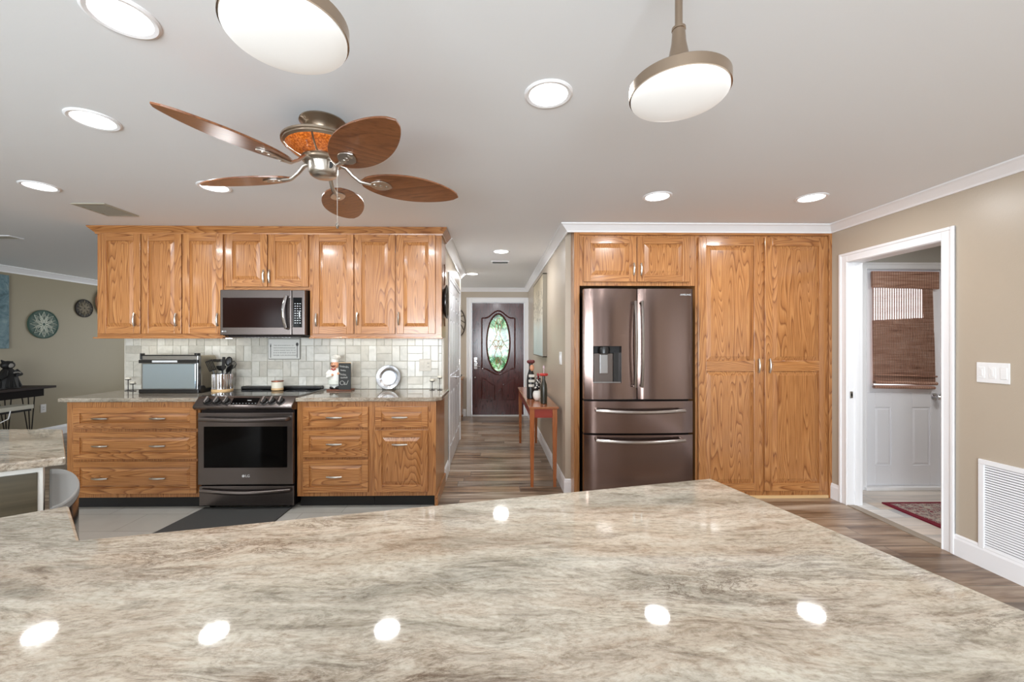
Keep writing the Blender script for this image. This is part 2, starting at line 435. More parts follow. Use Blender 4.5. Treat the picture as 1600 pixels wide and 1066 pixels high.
def pull_h(xc, y, z, L, parent):
    b = B(); n = 8
    b.tube([(xc-L/2+L*i/n, y-.016-.010*sin(pi*i/n), z) for i in range(n+1)], [.0055+.0035*sin(pi*i/n) for i in range(n+1)], 8)
    for s in (-1, 1): b.tube([(xc+s*L*.4, y+.002, z), (xc+s*L*.4, y-.018, z)], .0045, 8)
    return b.build('handle', NICKEL, parent)

# ------------------------------------------------------------------ the shell
HC = 2.39
KX0, KX1, KY = -3.54, -.48, 4.07        # kitchen partition
HX = .65                                 # hall right wall
RX = 2.97
LX = -6.5
EY = 7.77
struct(B().box(-.5, RX+.001, -3.4, EY, -.05, 0).box(LX, -.5, 3.95, EY+1, -.05, 0).box(LX, -3.62, -3.4, 3.95, -.05, 0), 'floor', PLANK, smooth=False)
struct(B().box(-3.62, -.5, -3.4, 3.95, -.05, 0), 'floor_kitchen', TILE, smooth=False)
struct(B().box(RX+.001, 5.2, 1.2, 3.9, -.05, .0), 'floor_laundry', LPLANK, smooth=False)
struct(B().box(-.515, -.485, -3.4, 3.45, 0, .003), 'trim_1', GREYTRIM, smooth=False)
struct(B().box(RX-.01, RX+.06, 2.69, 3.44, 0, .006), 'trim_2', plain('threshold', srgb(150, 138, 124), .5), smooth=False)
struct(B().box(LX-.2, 5.3, -3.6, EY+1.2, HC, HC+.1), 'ceiling', CEIL, smooth=False)
struct(B().box(KX0, KX1, KY, KY+.12, 0, HC), 'wall_kitchen', WALL, smooth=False)
b = B(); b.box(KX1-.12, KX1, KY+.12, 4.45, 0, HC); b.box(KX1-.12, KX1, 5.87, 6.0, 0, HC); b.box(KX1-.12, KX1, 4.45, 5.87, 2.07, HC); b.box(-3.0, KX1, 6.0, 6.1, 0, HC); b.box(-.9, KX1-.12, 4.3, 4.4, 0, HC)
struct(b, 'wall_hall_left', WALL, smooth=False)
struct(B().box(HX, .72, 3.75, EY, 0, HC), 'wall_hall_right', WALL, smooth=False)
struct(B().box(.72, RX+.12, 4.36, 4.46, 0, HC).box(2.995, RX+.12, 3.9, 4.36, 0, HC), 'wall_cabinet_recess', WALL, smooth=False)
b = B(); b.box(-3.1, -.44, EY, EY+.12, 0, HC); b.box(.61, .72, EY, EY+.12, 0, HC); b.box(-.44, .61, EY, EY+.12, 2.17, HC)
struct(b, 'wall_foyer_end', WALL, smooth=False)
struct(B().box(-3.1, -3.0, 6.1, EY, 0, HC), 'wall_foyer_left', WALL, smooth=False)
b = B(); b.box(RX, RX+.12, -3.4, 2.685, 0, HC); b.box(RX, RX+.12, 3.46, 3.9, 0, HC); b.box(RX, RX+.12, 2.685, 3.46, 2.045, HC)
struct(b, 'wall_right', WALL, smooth=False)
struct(B().box(LX-.12, LX, -3.4, EY+1, 0, HC), 'wall_living_left', WALL2, smooth=False)
struct(B().box(LX, -3.1, EY+.9, EY+1.02, 0, HC), 'wall_living_back', WALL2, smooth=False)
b = B(); b.box(LX, -5.9, -3.52, -3.4, 0, HC); b.box(-3.9, -2.6, -3.52, -3.4, 0, HC); b.box(1.0, 1.7, -3.52, -3.4, 0, HC); b.box(1.95, 2.3, -3.52, -3.4, 0, HC); b.box(2.5, RX+.12, -3.52, -3.4, 0, HC); b.box(LX, RX, -3.52, -3.4, 2.25, HC); b.box(-5.9, -3.9, -3.52, -3.4, 0, .35)  # unseen rear wall, openings added for fill light and refrigerator reflections
struct(b, 'wall_rear', WALL, smooth=False)
for k, (a, c, z0) in enumerate(((-5.9, -3.9, .35), (-2.6, 1.0, 0))):
    b = B(); w = (c-a)/2
    for i in range(2):
        x = a+i*w
        b.box(x, x+.06, -3.5, -3.44, z0, 2.25); b.box(x+w-.06, x+w, -3.5, -3.44, z0, 2.25); b.box(x, x+w, -3.5, -3.44, z0, z0+.06); b.box(x, x+w, -3.5, -3.44, 2.19, 2.25)
    struct(b, 'window_%d' % (k+1), TRIM, smooth=False)  # unseen window frames set in those added openings
# laundry room shell
b = B(); b.box(RX+.12, 3.43, 3.80, 3.9, 0, HC); b.box(4.20, 5.2, 3.80, 3.9, 0, HC); b.box(3.43, 4.20, 3.80, 3.9, 2.06, HC)
struct(b, 'wall_laundry_back', LAUNDRYWALL, smooth=False)
struct(B().box(5.1, 5.2, 1.3, 3.8, 0, HC).box(RX+.12, 5.2, 1.2, 1.3, 0, HC), 'wall_laundry_right', LAUNDRYWALL, smooth=False)

# crown mouldings, baseboards
CR = [(0, HC), (.075, HC), (.075, HC-.012), (.06, HC-.022), (.035, HC-.05), (.018, HC-.07), (.012, HC-.085), (0, HC-.085)]
struct(B().sweep([(RX, -3.4), (RX, 3.605), (HX, 3.605), (HX, EY), (-3, EY)], [(o*.95, HC-(HC-z)*.8) for o, z in CR]), 'trim_3', TRIM)
struct(B().sweep([(-3, 6.1), (KX1, 6.1), (KX1, KY)], CR), 'trim_4', TRIM)
struct(B().sweep([(LX, EY+.9), (LX, -3.4)], CR), 'trim_5', TRIM)
BB = [(0, 0), (.014, 0), (.014, .105), (.010, .118), (.010, .125), (.004, .135), (0, .135)]
struct(B().sweep([(RX, -3.4), (RX, 2.625)], BB), 'baseboard_right', TRIM)
struct(B().sweep([(RX, 3.515), (RX, 3.62)], BB), 'baseboard_corner', TRIM)
struct(B().sweep([(.70, 3.75), (HX, 3.75), (HX, EY), (.62, EY)], BB), 'baseboard_hall_right', TRIM)
struct(B().sweep([(-.51, EY), (-3, EY)], BB), 'baseboard_foyer', TRIM)
struct(B().sweep([(KX1, 4.38), (KX1, KY+.01)], BB), 'baseboard_hall_left', TRIM)
struct(B().sweep([(LX, EY+.9), (LX, -3.4)], BB), 'baseboard_living', TRIM)
struct(B().sweep([(3.42, 3.80), (RX+.12, 3.80)], BB), 'baseboard_laundry', TRIM)

# cased opening on the right wall
def casing(b, x0, x1, z1, y, w=.075, t=.018):       # facing -Y
    for s, xx in ((-1, x0), (1, x1)):
        a, c = (xx-w, xx) if s < 0 else (xx, xx+w)
        b.box(a, c, y-t*.6, y, 0, z1+w, 0, bev=.003)
        o0, o1 = (a, a+.022) if s < 0 else (c-.022, c)
        b.box(o0, o1, y-t, y, 0, z1+w, 0, bev=.004)
        i0, i1 = (c-.012, c-.003) if s < 0 else (a+.003, a+.012)
        b.box(i0, i1, y-t*.85, y, 0, z1, 0, bev=.003)
    b.box(x0+.0005, x1-.0005, y-t*.6+.0004, y, z1, z1+w, 0, bev=.003); b.box(x0-w+.023, x1+w-.023, y-t+.0004, y, z1+w-.022, z1+w-.0002, 0, bev=.004)
    b.box(x0, x1, y-t*.85, y, z1+.003, z1+.012, 0, bev=.003)
Mr = Matrix.Translation((RX, 0, 0)) @ Matrix.Rotation(RAD(-90), 4, 'Z')      # local -Y -> world -X ; local x -> world -Y
b = B(Mr); casing(b, -3.43, -2.70, 2.035, 0, .08)
b.M = None
b.box(RX-.002, RX+.122, 3.43, 3.462, 0, 2.05, bev=.002); b.box(RX-.002, RX+.122, 2.683, 2.70, 0, 2.05, bev=.002); b.box(RX-.002, RX+.122, 2.69, 3.45, 2.033, 2.048)
b.box(RX+.05, RX+.085, 3.418, 3.432, 0, 2.035, bev=.003)
struct(b, 'trim_6', TRIM)
o = struct(B().box(RX+.012, RX+.035, 3.424, 3.431, .90, .955, bev=.002).box(RX+.018, RX+.028, 3.421, 3.426, .915, .94, 1), 'trim_7', [NICKEL, BLACK])

# ------------------------------------------------------------------ outside door of the laundry with its woven shade
b = B(); casing(b, 3.455, 4.185, 2.045, 3.80, .062, .02); b.box(3.43, 3.455, 3.79, 3.9, 0, 2.06); b.box(4.185, 4.2, 3.79, 3.9, 0, 2.06); b.box(3.43, 4.2, 3.79, 3.9, 2.045, 2.06); b.box(3.43, 4.2, 3.765, 3.9, 0, .03, bev=.004)
struct(b, 'trim_8', TRIM)
b = B()
xa, xb, zb = 3.458, 4.182, .032
b.box(xa, xb, 3.825, 3.86, zb, .90, 0)
b.box(xa, xa+.09, 3.82, 3.86, .9, 2.042); b.box(xb-.09, xb, 3.82, 3.86, .9, 2.042); b.box(xa+.09, xb-.09, 3.82, 3.86, 1.95, 2.042); b.box(xa+.09, xb-.09, 3.82, 3.86, .9, .97)
leaf(b, xa, xb, zb, .90, 3.818, .02, [(xa+.10, xa+.255), (xb-.27, xb-.10)], [(.22, .76)], 0, 0, 0, slope=.02, rec=.007)
d3 = struct(b, 'door_2', WHITEDOOR)
B().box(xa+.09, xb-.09, 3.835, 3.842, .97, 1.95).build('pane', plain('bright_pane', (.8, .85, .9, 1), .1, emis=1.1, ecol=(.95, .97, 1, 1)), d3)  # daylight behind the shade put into the pane as emission
b = B(); b.lathe([(.0, 0), (.032, 0), (.032, .006), (.012, .012), (.010, .035), (.014, .042), (.027, .05), (.03, .062), (.022, .075), (0, .078)][::-1], (4.12, 3.817, .85), 24, axis='y'); b.M = None
b2 = B(); b2.lathe([(0, -.078), (.022, -.075), (.03, -.062), (.027, -.05), (.014, -.042), (.010, -.035), (.012, -.012), (.032, -.006), (.032, 0)], (4.12, 3.818, .86), 24, axis='y')
b2.build('door_handle', CHROME, d3)
def weave(name, alpha):
    m, nt, bs = new_mat(name)
    pos = N(nt, 'ShaderNodeNewGeometry').outputs['Position']
    sx = N(nt, 'ShaderNodeSeparateXYZ'); nt.links.new(pos, sx.inputs[0])
    v = N(nt, 'ShaderNodeVectorMath', operation='MULTIPLY'); nt.links.new(pos, v.inputs[0]); v.inputs[1].default_value = (6, 6, 130)
    n = noise(nt, v.outputs[0], 1, 3, .6)
    c = ramp(nt, n, [(.25, srgb(90, 58, 46)), (.38, srgb(156, 112, 92)), (.55, srgb(182, 142, 122)), (.75, srgb(206, 178, 162))])
    st = math_(nt, 'LESS_THAN', math_(nt, 'FRACT', math_(nt, 'MULTIPLY', sx.outputs[0], 45)), .3)
    c = mix(nt, math_(nt, 'MULTIPLY', st, .5), c, srgb(96, 74, 66))
    nt.links.new(c, bs.inputs['Base Color']); bs.inputs['Roughness'].default_value = .7
    gap = math_(nt, 'FRACT', math_(nt, 'MULTIPLY', sx.outputs[2], 160))
    a = math_(nt, 'GREATER_THAN', math_(nt, 'ADD', gap, math_(nt, 'MULTIPLY', st, .6)), alpha)
    nt.links.new(a, bs.inputs['Alpha'])
    return m
WV = weave('woven_wood', .5); WV2 = weave('woven_wood_dense', .0)
sh = thing('woven_shade', (3.83, 3.79, 1.0), 'brown woven wood shade hanging crookedly over the window of the white back door', 'window shade')
b = B(); b.prism([(3.505, 1.875), (4.11, 1.86), (4.125, 1.86), (4.125, 2.02), (3.50, 2.025)], 3.775, 3.80, axis='y', bev=.004); b.build('valance', WV2, sh)
b = B(); b.prism([(3.52, .985), (4.105, .97), (4.075, 1.88), (3.512, 1.88)], 3.788, 3.791, axis='y'); b.build('shade_cloth', WV, sh)
b = B()
b.prism([(3.52, .985), (4.105, .97), (4.085, 1.60), (3.514, 1.57)], 3.793, 3.796, axis='y'); b.prism([(4.0, 1.5), (4.09, 1.5), (4.08, 1.86), (3.98, 1.86)], 3.7935, 3.7955, axis='y'); b.build('liner', WV2, sh)
b = B(); b.tube([(3.515, 3.778, 1.0), (4.1, 3.778, .985)], .016, 10); b.tube([(3.515, 3.783, .955), (4.085, 3.783, .945)], .014, 10); b.tube([(3.52, 3.775, 1.07), (4.1, 3.775, 1.05)], .008, 8); b.build('bottom_fold', WV2, sh)

# rug
def rugmat():
    m, nt, bs = new_mat('oriental_rug')
    t = N(nt, 'ShaderNodeTexCoord').outputs['Generated']
    sx = N(nt, 'ShaderNodeSeparateXYZ'); nt.links.new(t, sx.inputs[0])
    e = math_(nt, 'MINIMUM', math_(nt, 'MINIMUM', sx.outputs[0], math_(nt, 'SUBTRACT', 1, sx.outputs[0])), math_(nt, 'MINIMUM', sx.outputs[1], math_(nt, 'SUBTRACT', 1, sx.outputs[1])))
    vo = N(nt, 'ShaderNodeTexVoronoi'); nt.links.new(t, vo.inputs['Vector']); vo.inputs['Scale'].default_value = 26
    n = noise(nt, t, 14, 4, .6)
    c = ramp(nt, vo.outputs['Distance'], [(0, srgb(110, 20, 45)), (.25, srgb(120, 30, 50)), (.32, srgb(170, 160, 150)), (.5, srgb(70, 70, 84)), (.6, srgb(180, 168, 156))], 'CONSTANT')
    c2 = ramp(nt, n, [(.45, srgb(120, 22, 46)), (.55, srgb(165, 152, 142))])
    c = mix(nt, .35, c, c2)
    c = mix(nt, math_(nt, 'LESS_THAN', e, .05), c, srgb(112, 14, 38))
    nt.links.new(c, bs.inputs['Base Color']); bs.inputs['Roughness'].default_value = .95
    return m
tag(B().prism([(3.29, 3.47), (3.27, 2.75), (4.4, 2.72), (4.42, 3.47)], 0, .012, bev=.002).build('rug', rugmat()), 'red and grey oriental rug on the pale laundry floor by the white back door', 'rug')

# ------------------------------------------------------------------ foyer front door
b = B(); casing(b, -.405, .575, 2.12, EY, .095, .02); b.box(-.44, -.405, EY-.005, EY+.12, 0, 2.15); b.box(.575, .61, EY-.005, EY+.12, 0, 2.15); b.box(-.44, .61, EY-.005, EY+.12, 2.12, 2.17); b.box(-.43, .6, EY-.005, EY+.12, 0, .02)
struct(b, 'trim_9', TRIM)
DX0, DX1, DZ0, DZ1 = -.40, .57, .02, 2.115
dyf = EY+.035
b = B(); n = 40
ocx, ocz, orx, orz = .092, 1.368, .205, .53
# slab with an oval hole
ring_o = []; ring_i = []
for i in range(n):
    a = 2*pi*i/n+pi/4; ca, sa = cos(a), sin(a)
    ring_i.append((ocx+orx*ca, ocz+orz*sa))
    # project outwards on the rectangle
    hx = (DX1-ocx) if ca > 0 else (ocx-DX0); hz = (DZ1-ocz) if sa > 0 else (ocz-DZ0)
    t = min(hx/abs(ca) if abs(ca) > 1e-6 else 1e9, hz/abs(sa) if abs(sa) > 1e-6 else 1e9)
    ring_o.append((ocx+t*ca, ocz+t*sa))
for cx_, cz_ in ((DX0, DZ0), (DX1, DZ0), (DX0, DZ1), (DX1, DZ1)):
    k = min(range(n), key=lambda q: (ring_o[q][0]-cx_)**2+(ring_o[q][1]-cz_)**2); ring_o[k] = (cx_, cz_)
vs = [(x, dyf, z) for x, z in ring_o]+[(x, dyf, z) for x, z in ring_i]+[(x, dyf+.045, z) for x, z in ring_i]+[(x, dyf+.045, z) for x, z in ring_o]
fs = []
for i in range(n):
    j = (i+1) % n
    for k in range(3): fs.append((k*n+i, k*n+j, (k+1)*n+j, (k+1)*n+i))
    fs.append((3*n+i, 3*n+j, j, i))
b.add(vs, fs)
def mould(pts, r=.014): b.tube([(x, dyf-.002, z) for x, z in pts], r, 8)
# arched moulding above the oval and its waisted return beneath
def arch(x): 
    u = abs(x-ocx)/.31
    return 1.835+.135*(cos(min(1, u*1.25)*pi)*.5+.5)
def waist(x):
    u = abs(x-ocx)/.31
    return .865-.11*(cos(min(1, u*1.1)*pi)*.5+.5)
xs = [ocx-.31+.62*i/24 for i in range(25)]
mould([(ocx-.31, .87)]+[(x, arch(x)) for x in xs]+[(ocx+.31, .87)])
mould([(x, waist(x)+.02) for x in xs])
b.tube([(ocx+(orx+.012)*cos(a), dyf-.004, ocz+(orz+.014)*sin(a)) for a in [2*pi*i/40 for i in range(40)]], .016, 8, closed=True)
for s in (-1, 1):
    x_out = ocx+s*.31; x_in = ocx+s*.07
    tp = [(x_out, .30), (x_out, .71)]+[(x_out+(x_in-x_out)*i/8, .71-.13*(.5-.5*cos(pi*i/8))) for i in range(9)]+[(x_in, .30), (x_out, .30)]
    mould(tp, .009)
    o2 = [(x_out-s*.035, .335), (x_out-s*.035, .66)]+[(x_out-s*.035+(x_in-x_out+s*.07)*i/6, .66-.1*(.5-.5*cos(pi*i/6))) for i in range(7)]+[(x_in+s*.035, .335)]
    b.prism(o2, dyf-.008, dyf+.002, axis='y', bev=.003)
fd = struct(b, 'door_1', MAHOG)
def leaded():
    m, nt, bs = new_mat('leaded_glass')
    pos = N(nt, 'ShaderNodeNewGeometry').outputs['Position']
    vo = N(nt, 'ShaderNodeTexVoronoi'); nt.links.new(pos, vo.inputs['Vector']); vo.inputs['Scale'].default_value = 15
    n = noise(nt, pos, 9, 4, .7, 1)
    c = ramp(nt, n, [(.32, srgb(24, 50, 34)), (.45, srgb(70, 120, 74)), (.56, srgb(150, 190, 150)), (.68, srgb(214, 228, 224))])
    c = mix(nt, .35, c, vo.outputs['Color'], 'SOFT_LIGHT')
    bs.inputs['Base Color'].default_value = (.03, .05, .04, 1); bs.inputs['Roughness'].default_value = .06
    nt.links.new(c, bs.inputs['Emission Color']); bs.inputs['Emission Strength'].default_value = .85  # outdoor greenery and daylight put into the glass as emission
    return m
b = B(); b.lathe([(0, 0), (1, 0), (1, .006), (0, .006)], (ocx, dyf+.012, ocz), 40, axis='y', sx=orx, sy=orz, cap=False); b.build('pane', leaded(), fd)
b = B(); CM = plain('caming', srgb(150, 112, 84), .35, .8)
def cam_(pts, r=.006): b.tube([(ocx+x*orx, dyf+.009, ocz+z*orz) for x, z in pts], r, 6)
for s in (-1, 1):
    cam_([(s*.05, .9), (s*.3, .62), (s*.12, .3), (s*.42, .05), (s*.14, -.22), (s*.36, -.45), (0, -.72)])
    cam_([(s*.42, .82), (0, .62), (s*-.1, .4)]); cam_([(s*.9, .1), (s*.45, .02), (s*.88, -.2)])
    cam_([(s*.3*cos(a)+s*.22, -.02+.12*sin(a)) for a in [2*pi*i/12 for i in range(13)]])
    cam_([(s*.12*cos(a)+s*.2, -.16+.07*sin(a)) for a in [2*pi*i/12 for i in range(13)]])
    cam_([(s*.5, -.7), (s*.1, -.5), (s*-.3, -.78)])
    cam_([(0, -.5), (s*.25, -.68), (0, -.93)])
b.build('caming', CM, fd)
b = B()
for z, r in ((1.045, .0), (.93, .0)):
    b.box(-.365, -.30, dyf-.02, dyf, z-.055, z+.055, bev=.008)
b.tube([(-.335, dyf-.02, .93), (-.335, dyf-.055, .93), (-.25, dyf-.06, .93)], .010, 8); b.tube([(-.335, dyf-.02, 1.045), (-.335, dyf-.04, 1.045), (-.27, dyf-.045, 1.045)], .008, 8)
b.build('door_handle', CHROME, fd)
b = B(); b.ball((-.345, dyf-.004, .72), .012); b.build('stop_knob', NICKEL, fd)

# ------------------------------------------------------------------ closet double doors on the hall's left wall
Ml = Matrix.Translation((KX1, 0, 0)) @ Matrix.Rotation(RAD(90), 4, 'Z')       # local x -> world Y, local -Y -> world +X
b = B(Ml); casing(b, 4.47, 5.85, 2.05, 0, .065, .018)
struct(b, 'trim_10', TRIM)
for k, (y0, y1) in enumerate(((4.472, 5.158), (5.162, 5.848))):
    b = B(Ml); w = y1-y0; cs = [(y0+.10, y0+w/2-.045), (y0+w/2+.045, y1-.10)]
    leaf(b, y0, y1, .012, 2.045, -.006, .035, cs, [(.22, .82), (1.0, 1.62), (1.74, 1.93)], 0, 0, 0, slope=.02, rec=.008)
    d = struct(b, 'door_%d' % (3+k), WHITEDOOR)
    b = B()
    ky = y1-.06 if k == 0 else y0+.06
    if k == 1:
        b.lathe([(0, 0), (.03, 0), (.03, .008), (.011, .012), (.011, .045), (0, .045)], (KX1+.007, ky, .94), 20, axis='x'); b.tube([(KX1+.05, ky, .94), (KX1+.055, ky+.03, .938), (KX1+.052, ky+.11, .93)], [.011, .010, .008], 8)
        b.build('door_handle', CHROME, d)
        b = B()
        for z in (.3, 1.1, 1.85): b.box(KX1+.002, KX1+.016, y1-.004, y1+.01, z-.045, z+.045, bev=.003)
        b.build('hinge', NICKEL, d)

# ------------------------------------------------------------------ backsplash
b = B(); z0, z1 = .915, 1.43; x0, x1 = KX0+.005, KX1-.02
b.box(x0, x1, KY-.006, KY, z0, z1, 1)
U = .15; g = .0016
ny = 5
for i in range(-1, int((x1-x0)/U)+2):
    for j in range(-1, ny):
        X = x0+i*U; Z = z0+j*U-.03
        sh_ = (j % 2)*.0
        if (i+j) % 2 == 0: cells = [(X, X+U, Z, Z+U/2), (X, X+U, Z+U/2, Z+U)]
        else: cells = [(X, X+U/2, Z, Z+U), (X+U/2, X+U, Z, Z+U)]
        for a, c, p, q in cells:
            a = max(a, x0)+g; c = min(c, x1)-g; p = max(p, z0)+g; q = min(q, z1)-g
            if c-a > .01 and q-p > .01: b.box(a, c, KY-.0125, KY-.003, p, q, 0, bev=.0018, seg=1)
struct(b, 'wall_backsplash', [SPLASH, GROUT], smooth=False)
struct(B().box(x1, x1+.012, KY-.014, KY, z0, 1.43, bev=.002).box(x0-.006, x0, KY-.014, KY, z0, 1.43), 'trim_11', plain('edge_trim', srgb(226, 222, 212), .4))

# ------------------------------------------------------------------ wall cabinets
UY = 3.74
def wall_cabinet(x0, x1, z0, z1, doors, handles, label):
    t = thing('wall_cabinet', ((x0+x1)/2, KY-.015, z0), label, 'cabinet', 'oak wall cabinets over the stove wall')
    b = B(); yb = KY-.015
    b.box(x0, x1, UY+.02, yb, z0, z1, 0); 
    b.box(x0, doors[0][0]+.01, UY, UY+.02, z0, z1, 0); b.box(doors[-1][1]-.01, x1, UY, UY+.02, z0, z1, 0)
    b.box(x0+.0005, x1-.0005, UY-.0006, UY+.02, z1-.035, z1-.0005, 1); b.box(x0+.0005, x1-.0005, UY-.0006, UY+.02, z0+.0005, z0+.04, 1)
    for p, q in zip(doors[:-1], doors[1:]): b.box(p[1]-.01, q[0]+.01, UY+.0006, UY+.02, z0+.04, z1-.035, 0)
    b.build('body', [OAKZ, OAKX], t)
    for (a, c), (hx, hz) in zip(doors, handles):
        b = B(); dz0, dz1 = z0+.03, z1-.02
        leaf(b, a, c, dz0, dz1, UY-.02, .019, [(a+.06, c-.06)], [(dz0+.062, dz1-.062)], 0, 1, 0)
        d = b.build('door', [OAKZ, OAKX], t)
        pull_v(hx, UY-.02, hz, .115, d)
    return t
ZT = 2.345
cabs = [
 (-3.50, -3.107, [(-3.467, -3.112)], [(-3.153, 1.565)], 'oak wall cabinet at the far left end of the row, above the toaster oven side'),
 (-3.107, -2.75, [(-3.101, -2.756)], [(-2.793, 1.565)], 'oak wall cabinet second from the left end of the row, over the toaster oven'),
 (-2.75, -2.385, [(-2.745, -2.393)], [(-2.431, 1.565)], 'oak wall cabinet touching the left side of the microwave, above the utensil crock'),
 (-1.635, -1.239, [(-1.607, -1.245)], [(-1.569, 1.565)], 'oak wall cabinet touching the right side of the microwave, above the chef figurine'),
 (-1.239, -.868, [(-1.234, -.877)], [(-1.208, 1.575)], 'oak wall cabinet second from the right end of the row, above the silver plate'),
 (-.868, -.465, [(-.86, -.519)], [(-.841, 1.577)], 'oak wall cabinet at the right end of the row beside the hallway'),
]
for a, c, d, h, l in cabs: wall_cabinet(a, c, 1.413, ZT, d, h, l)
wall_cabinet(-2.385, -1.635, 1.83, ZT, [(-2.37, -2.006), (-1.995, -1.646)], [(-2.029, 1.95), (-1.978, 1.95)], 'short two-door oak wall cabinet directly above the microwave')
# crown of the wall cabinets and the ledge under them
cr = thing('crown_moulding', (-2, 3.9, ZT), 'long oak crown moulding along the top of the wall cabinets over the stove', 'moulding')
CP = [(0, ZT-.02), (.012, ZT-.02), (.014, ZT-.008), (.03, ZT+.010), (.048, ZT+.03), (.052, ZT+.036), (.052, HC-.002), (0, HC-.002)]
B().sweep([(-.465, KY-.015), (-.465, UY), (-3.50, UY), (-3.50, KY-.015)][::-1], [(-o, z) for o, z in CP]).build('moulding', OAKX, cr)
B().box(-3.495, -.47, UY+.005, KY-.016, ZT+.001, HC-.004).build('filler', OAKX, cr)
b = B(); b.box(-3.515, -2.387, UY-.028, UY+.012, 1.40, 1.4125, 0, bev=.003)
tag(b.build('light_rail', OAKX), 'oak ledge under the three wall cabinets left of the microwave', 'moulding')
b = B(); b.box(-1.633, -.455, UY-.028, UY+.012, 1.40, 1.4125, 0, bev=.003)
tag(b.build('light_rail', OAKX), 'oak ledge under the three wall cabinets right of the microwave', 'moulding')
STRIP = plain('led_strip', (1, 1, 1, 1), .4, emis=5, ecol=(1, .97, .9, 1))
for a, c, l in ((-3.4, -2.45, 'thin white lamp strip under the wall cabinets above the toaster oven'), (-1.58, -.55, 'thin white lamp strip under the wall cabinets above the silver plate')):
    t = thing('undercabinet_lamp', ((a+c)/2, 3.95, 1.405), l, 'lamp')
    B().box(a, c, 3.93, 3.97, 1.405, 1.4125).build('housing', WHITEPL, t); B().box(a+.01, c-.01, 3.935, 3.965, 1.4025, 1.405).build('diffuser', STRIP, t)

# ------------------------------------------------------------------ microwave
mw = thing('microwave', (-2.0, 3.86, 1.42), 'black stainless microwave with curved handle mounted over the stove', 'microwave')
b = B(); b.box(-2.375, -1.645, 3.69, KY-.016, 1.425, 1.826, 0, bev=.004); b.build('body', BSTEELD, mw)
b = B(); b.box(-2.375, -1.76, 3.655, 3.69, 1.43, 1.824, 0, bev=.006); b.build('door', BSTEEL, mw)
b = B(); b.box(-2.35, -1.797, 3.6525, 3.657, 1.495, 1.755, 0, bev=.001); b.build('window', plain('tinted_glass', srgb(30, 14, 11), .12, spec=.18), mw)
b = B(); b.box(-1.756, -1.645, 3.655, 3.69, 1.43, 1.824, 0, bev=.006); b.build('side_panel', BSTEEL, mw)
b = B(); b.box(-1.745, -1.668, 3.652, 3.657, 1.497, 1.757, bev=.001); kp = b.build('control_panel', BLACKGL, mw)
b = B()
for r in range(9):
    for c in range(3): b.box(-1.731+c*.021, -1.731+c*.021+(.012 if (r+c) % 3 else .009), 3.6508, 3.6523, 1.70-r*.021, 1.706-r*.021)
b.box(-1.692, -1.683, 3.6506, 3.6522, 1.585, 1.632); b.build('button', LGREY, kp)
b = B(); b.tube([(-1.792, 3.655, 1.765)]+[(-1.797-.014*sin(pi*i/10), 3.628-.022*sin(pi*i/10), 1.765-.275*i/10) for i in range(11)]+[(-1.785, 3.655, 1.485)], .014, 10, flat=.7); b.build('handle', CHROME, mw)
b = B(); b.lathe([(0, 0), (.007, 0), (.007, .001), (0, .001)], (-2.352, 3.6535, 1.462), 16, axis='y'); b.build('logo', LGREY, mw)
text_obj('logo', 'LG', .018, (-2.33, 3.6535, 1.462), FRONT, LGREY, mw)
b = B(); b.box(-2.33, -1.70, 3.70, 4.0, 1.412, 1.425, 0, bev=.002)
for i in range(14): b.box(-2.2+i*.03, -2.185+i*.03, 3.71, 3.76, 1.409, 1.413, 1)
b.build('vent', [BSTEELD, STEEL], mw)

# ------------------------------------------------------------------ base cabinets
BY = 3.448; CT = .8815
def base_front(t, x0, x1, drawers, doors, pulls):
    b = B()
    b.box(x0, x1, BY+.02, KY-.02, .10, CT, 0)
    b.box(x0, x1, BY, BY+.02, .10, CT, 0)
    b.build('body', [OAKZ, OAKX], t)
    B().box(x0+.002, x1-.002, BY+.06, KY-.02, 0, .10).build('toe_kick', BLACK, t)
    for (a, c, p, q, ps) in drawers:
        b = B(); leaf(b, a, c, p, q, BY-.02, .0195, [(a+.05, c-.05)], [(p+.045, q-.045)], 1, 1, 1, slope=.022)
        d = b.build('drawer', [OAKZ, OAKX], t)
        for x in ps: pull_h(x, BY-.02, (p+q)/2, .125, d)
    for (a, c, p, q, ps) in doors:
        b = B(); leaf(b, a, c, p, q, BY-.02, .0195, [(a+.058, c-.058)], [(p+.058, q-.058)], 0, 1, 0)
        d = b.build('door', [OAKZ, OAKX], t)
        for x in ps: pull_h(x, BY-.02, q-.115, .125, d)
t = thing('base_cabinet', (-2.95, 3.75, 0), 'wide oak base cabinet with three drawers carrying two pulls each, left of the range', 'cabinet', 'oak base cabinets')
px_ = (-3.179, -2.719)
base_front(t, -3.47, -2.40, [(-3.404, -2.418, .663, .835, px_), (-3.404, -2.418, .416, .637, px_), (-3.404, -2.418, .135, .394, px_)], [], None)
t = thing('base_cabinet', (-1.3, 3.75, 0), 'oak base cabinet with three single-pull drawers directly right of the range', 'cabinet', 'oak base cabinets')
base_front(t, -1.612, -1.0, [(-1.558, -1.028, .668, .836, (-1.299,)), (-1.558, -1.028, .424, .645, (-1.299,)), (-1.558, -1.028, .135, .402, (-1.299,))], [], None)
t = thing('base_cabinet', (-.75, 3.75, 0), 'oak base cabinet with one drawer over a door, at the hallway corner', 'cabinet', 'oak base cabinets')
base_front(t, -1.0, -.485, [(-.97, -.54, .668, .836, (-.767,))], [(-.975, -.54, .135, .645, (-.767,))], None)
b = B(); b.box(-.485, -.476, BY, KY-.02, .0, CT, 0); b.build('side_panel', OAKZ, t)
b = B(); b.box(-.476, -.462, BY+.0, KY-.02, 0, .10, 0, bev=.003); b.build('skirting', OAKY, t)

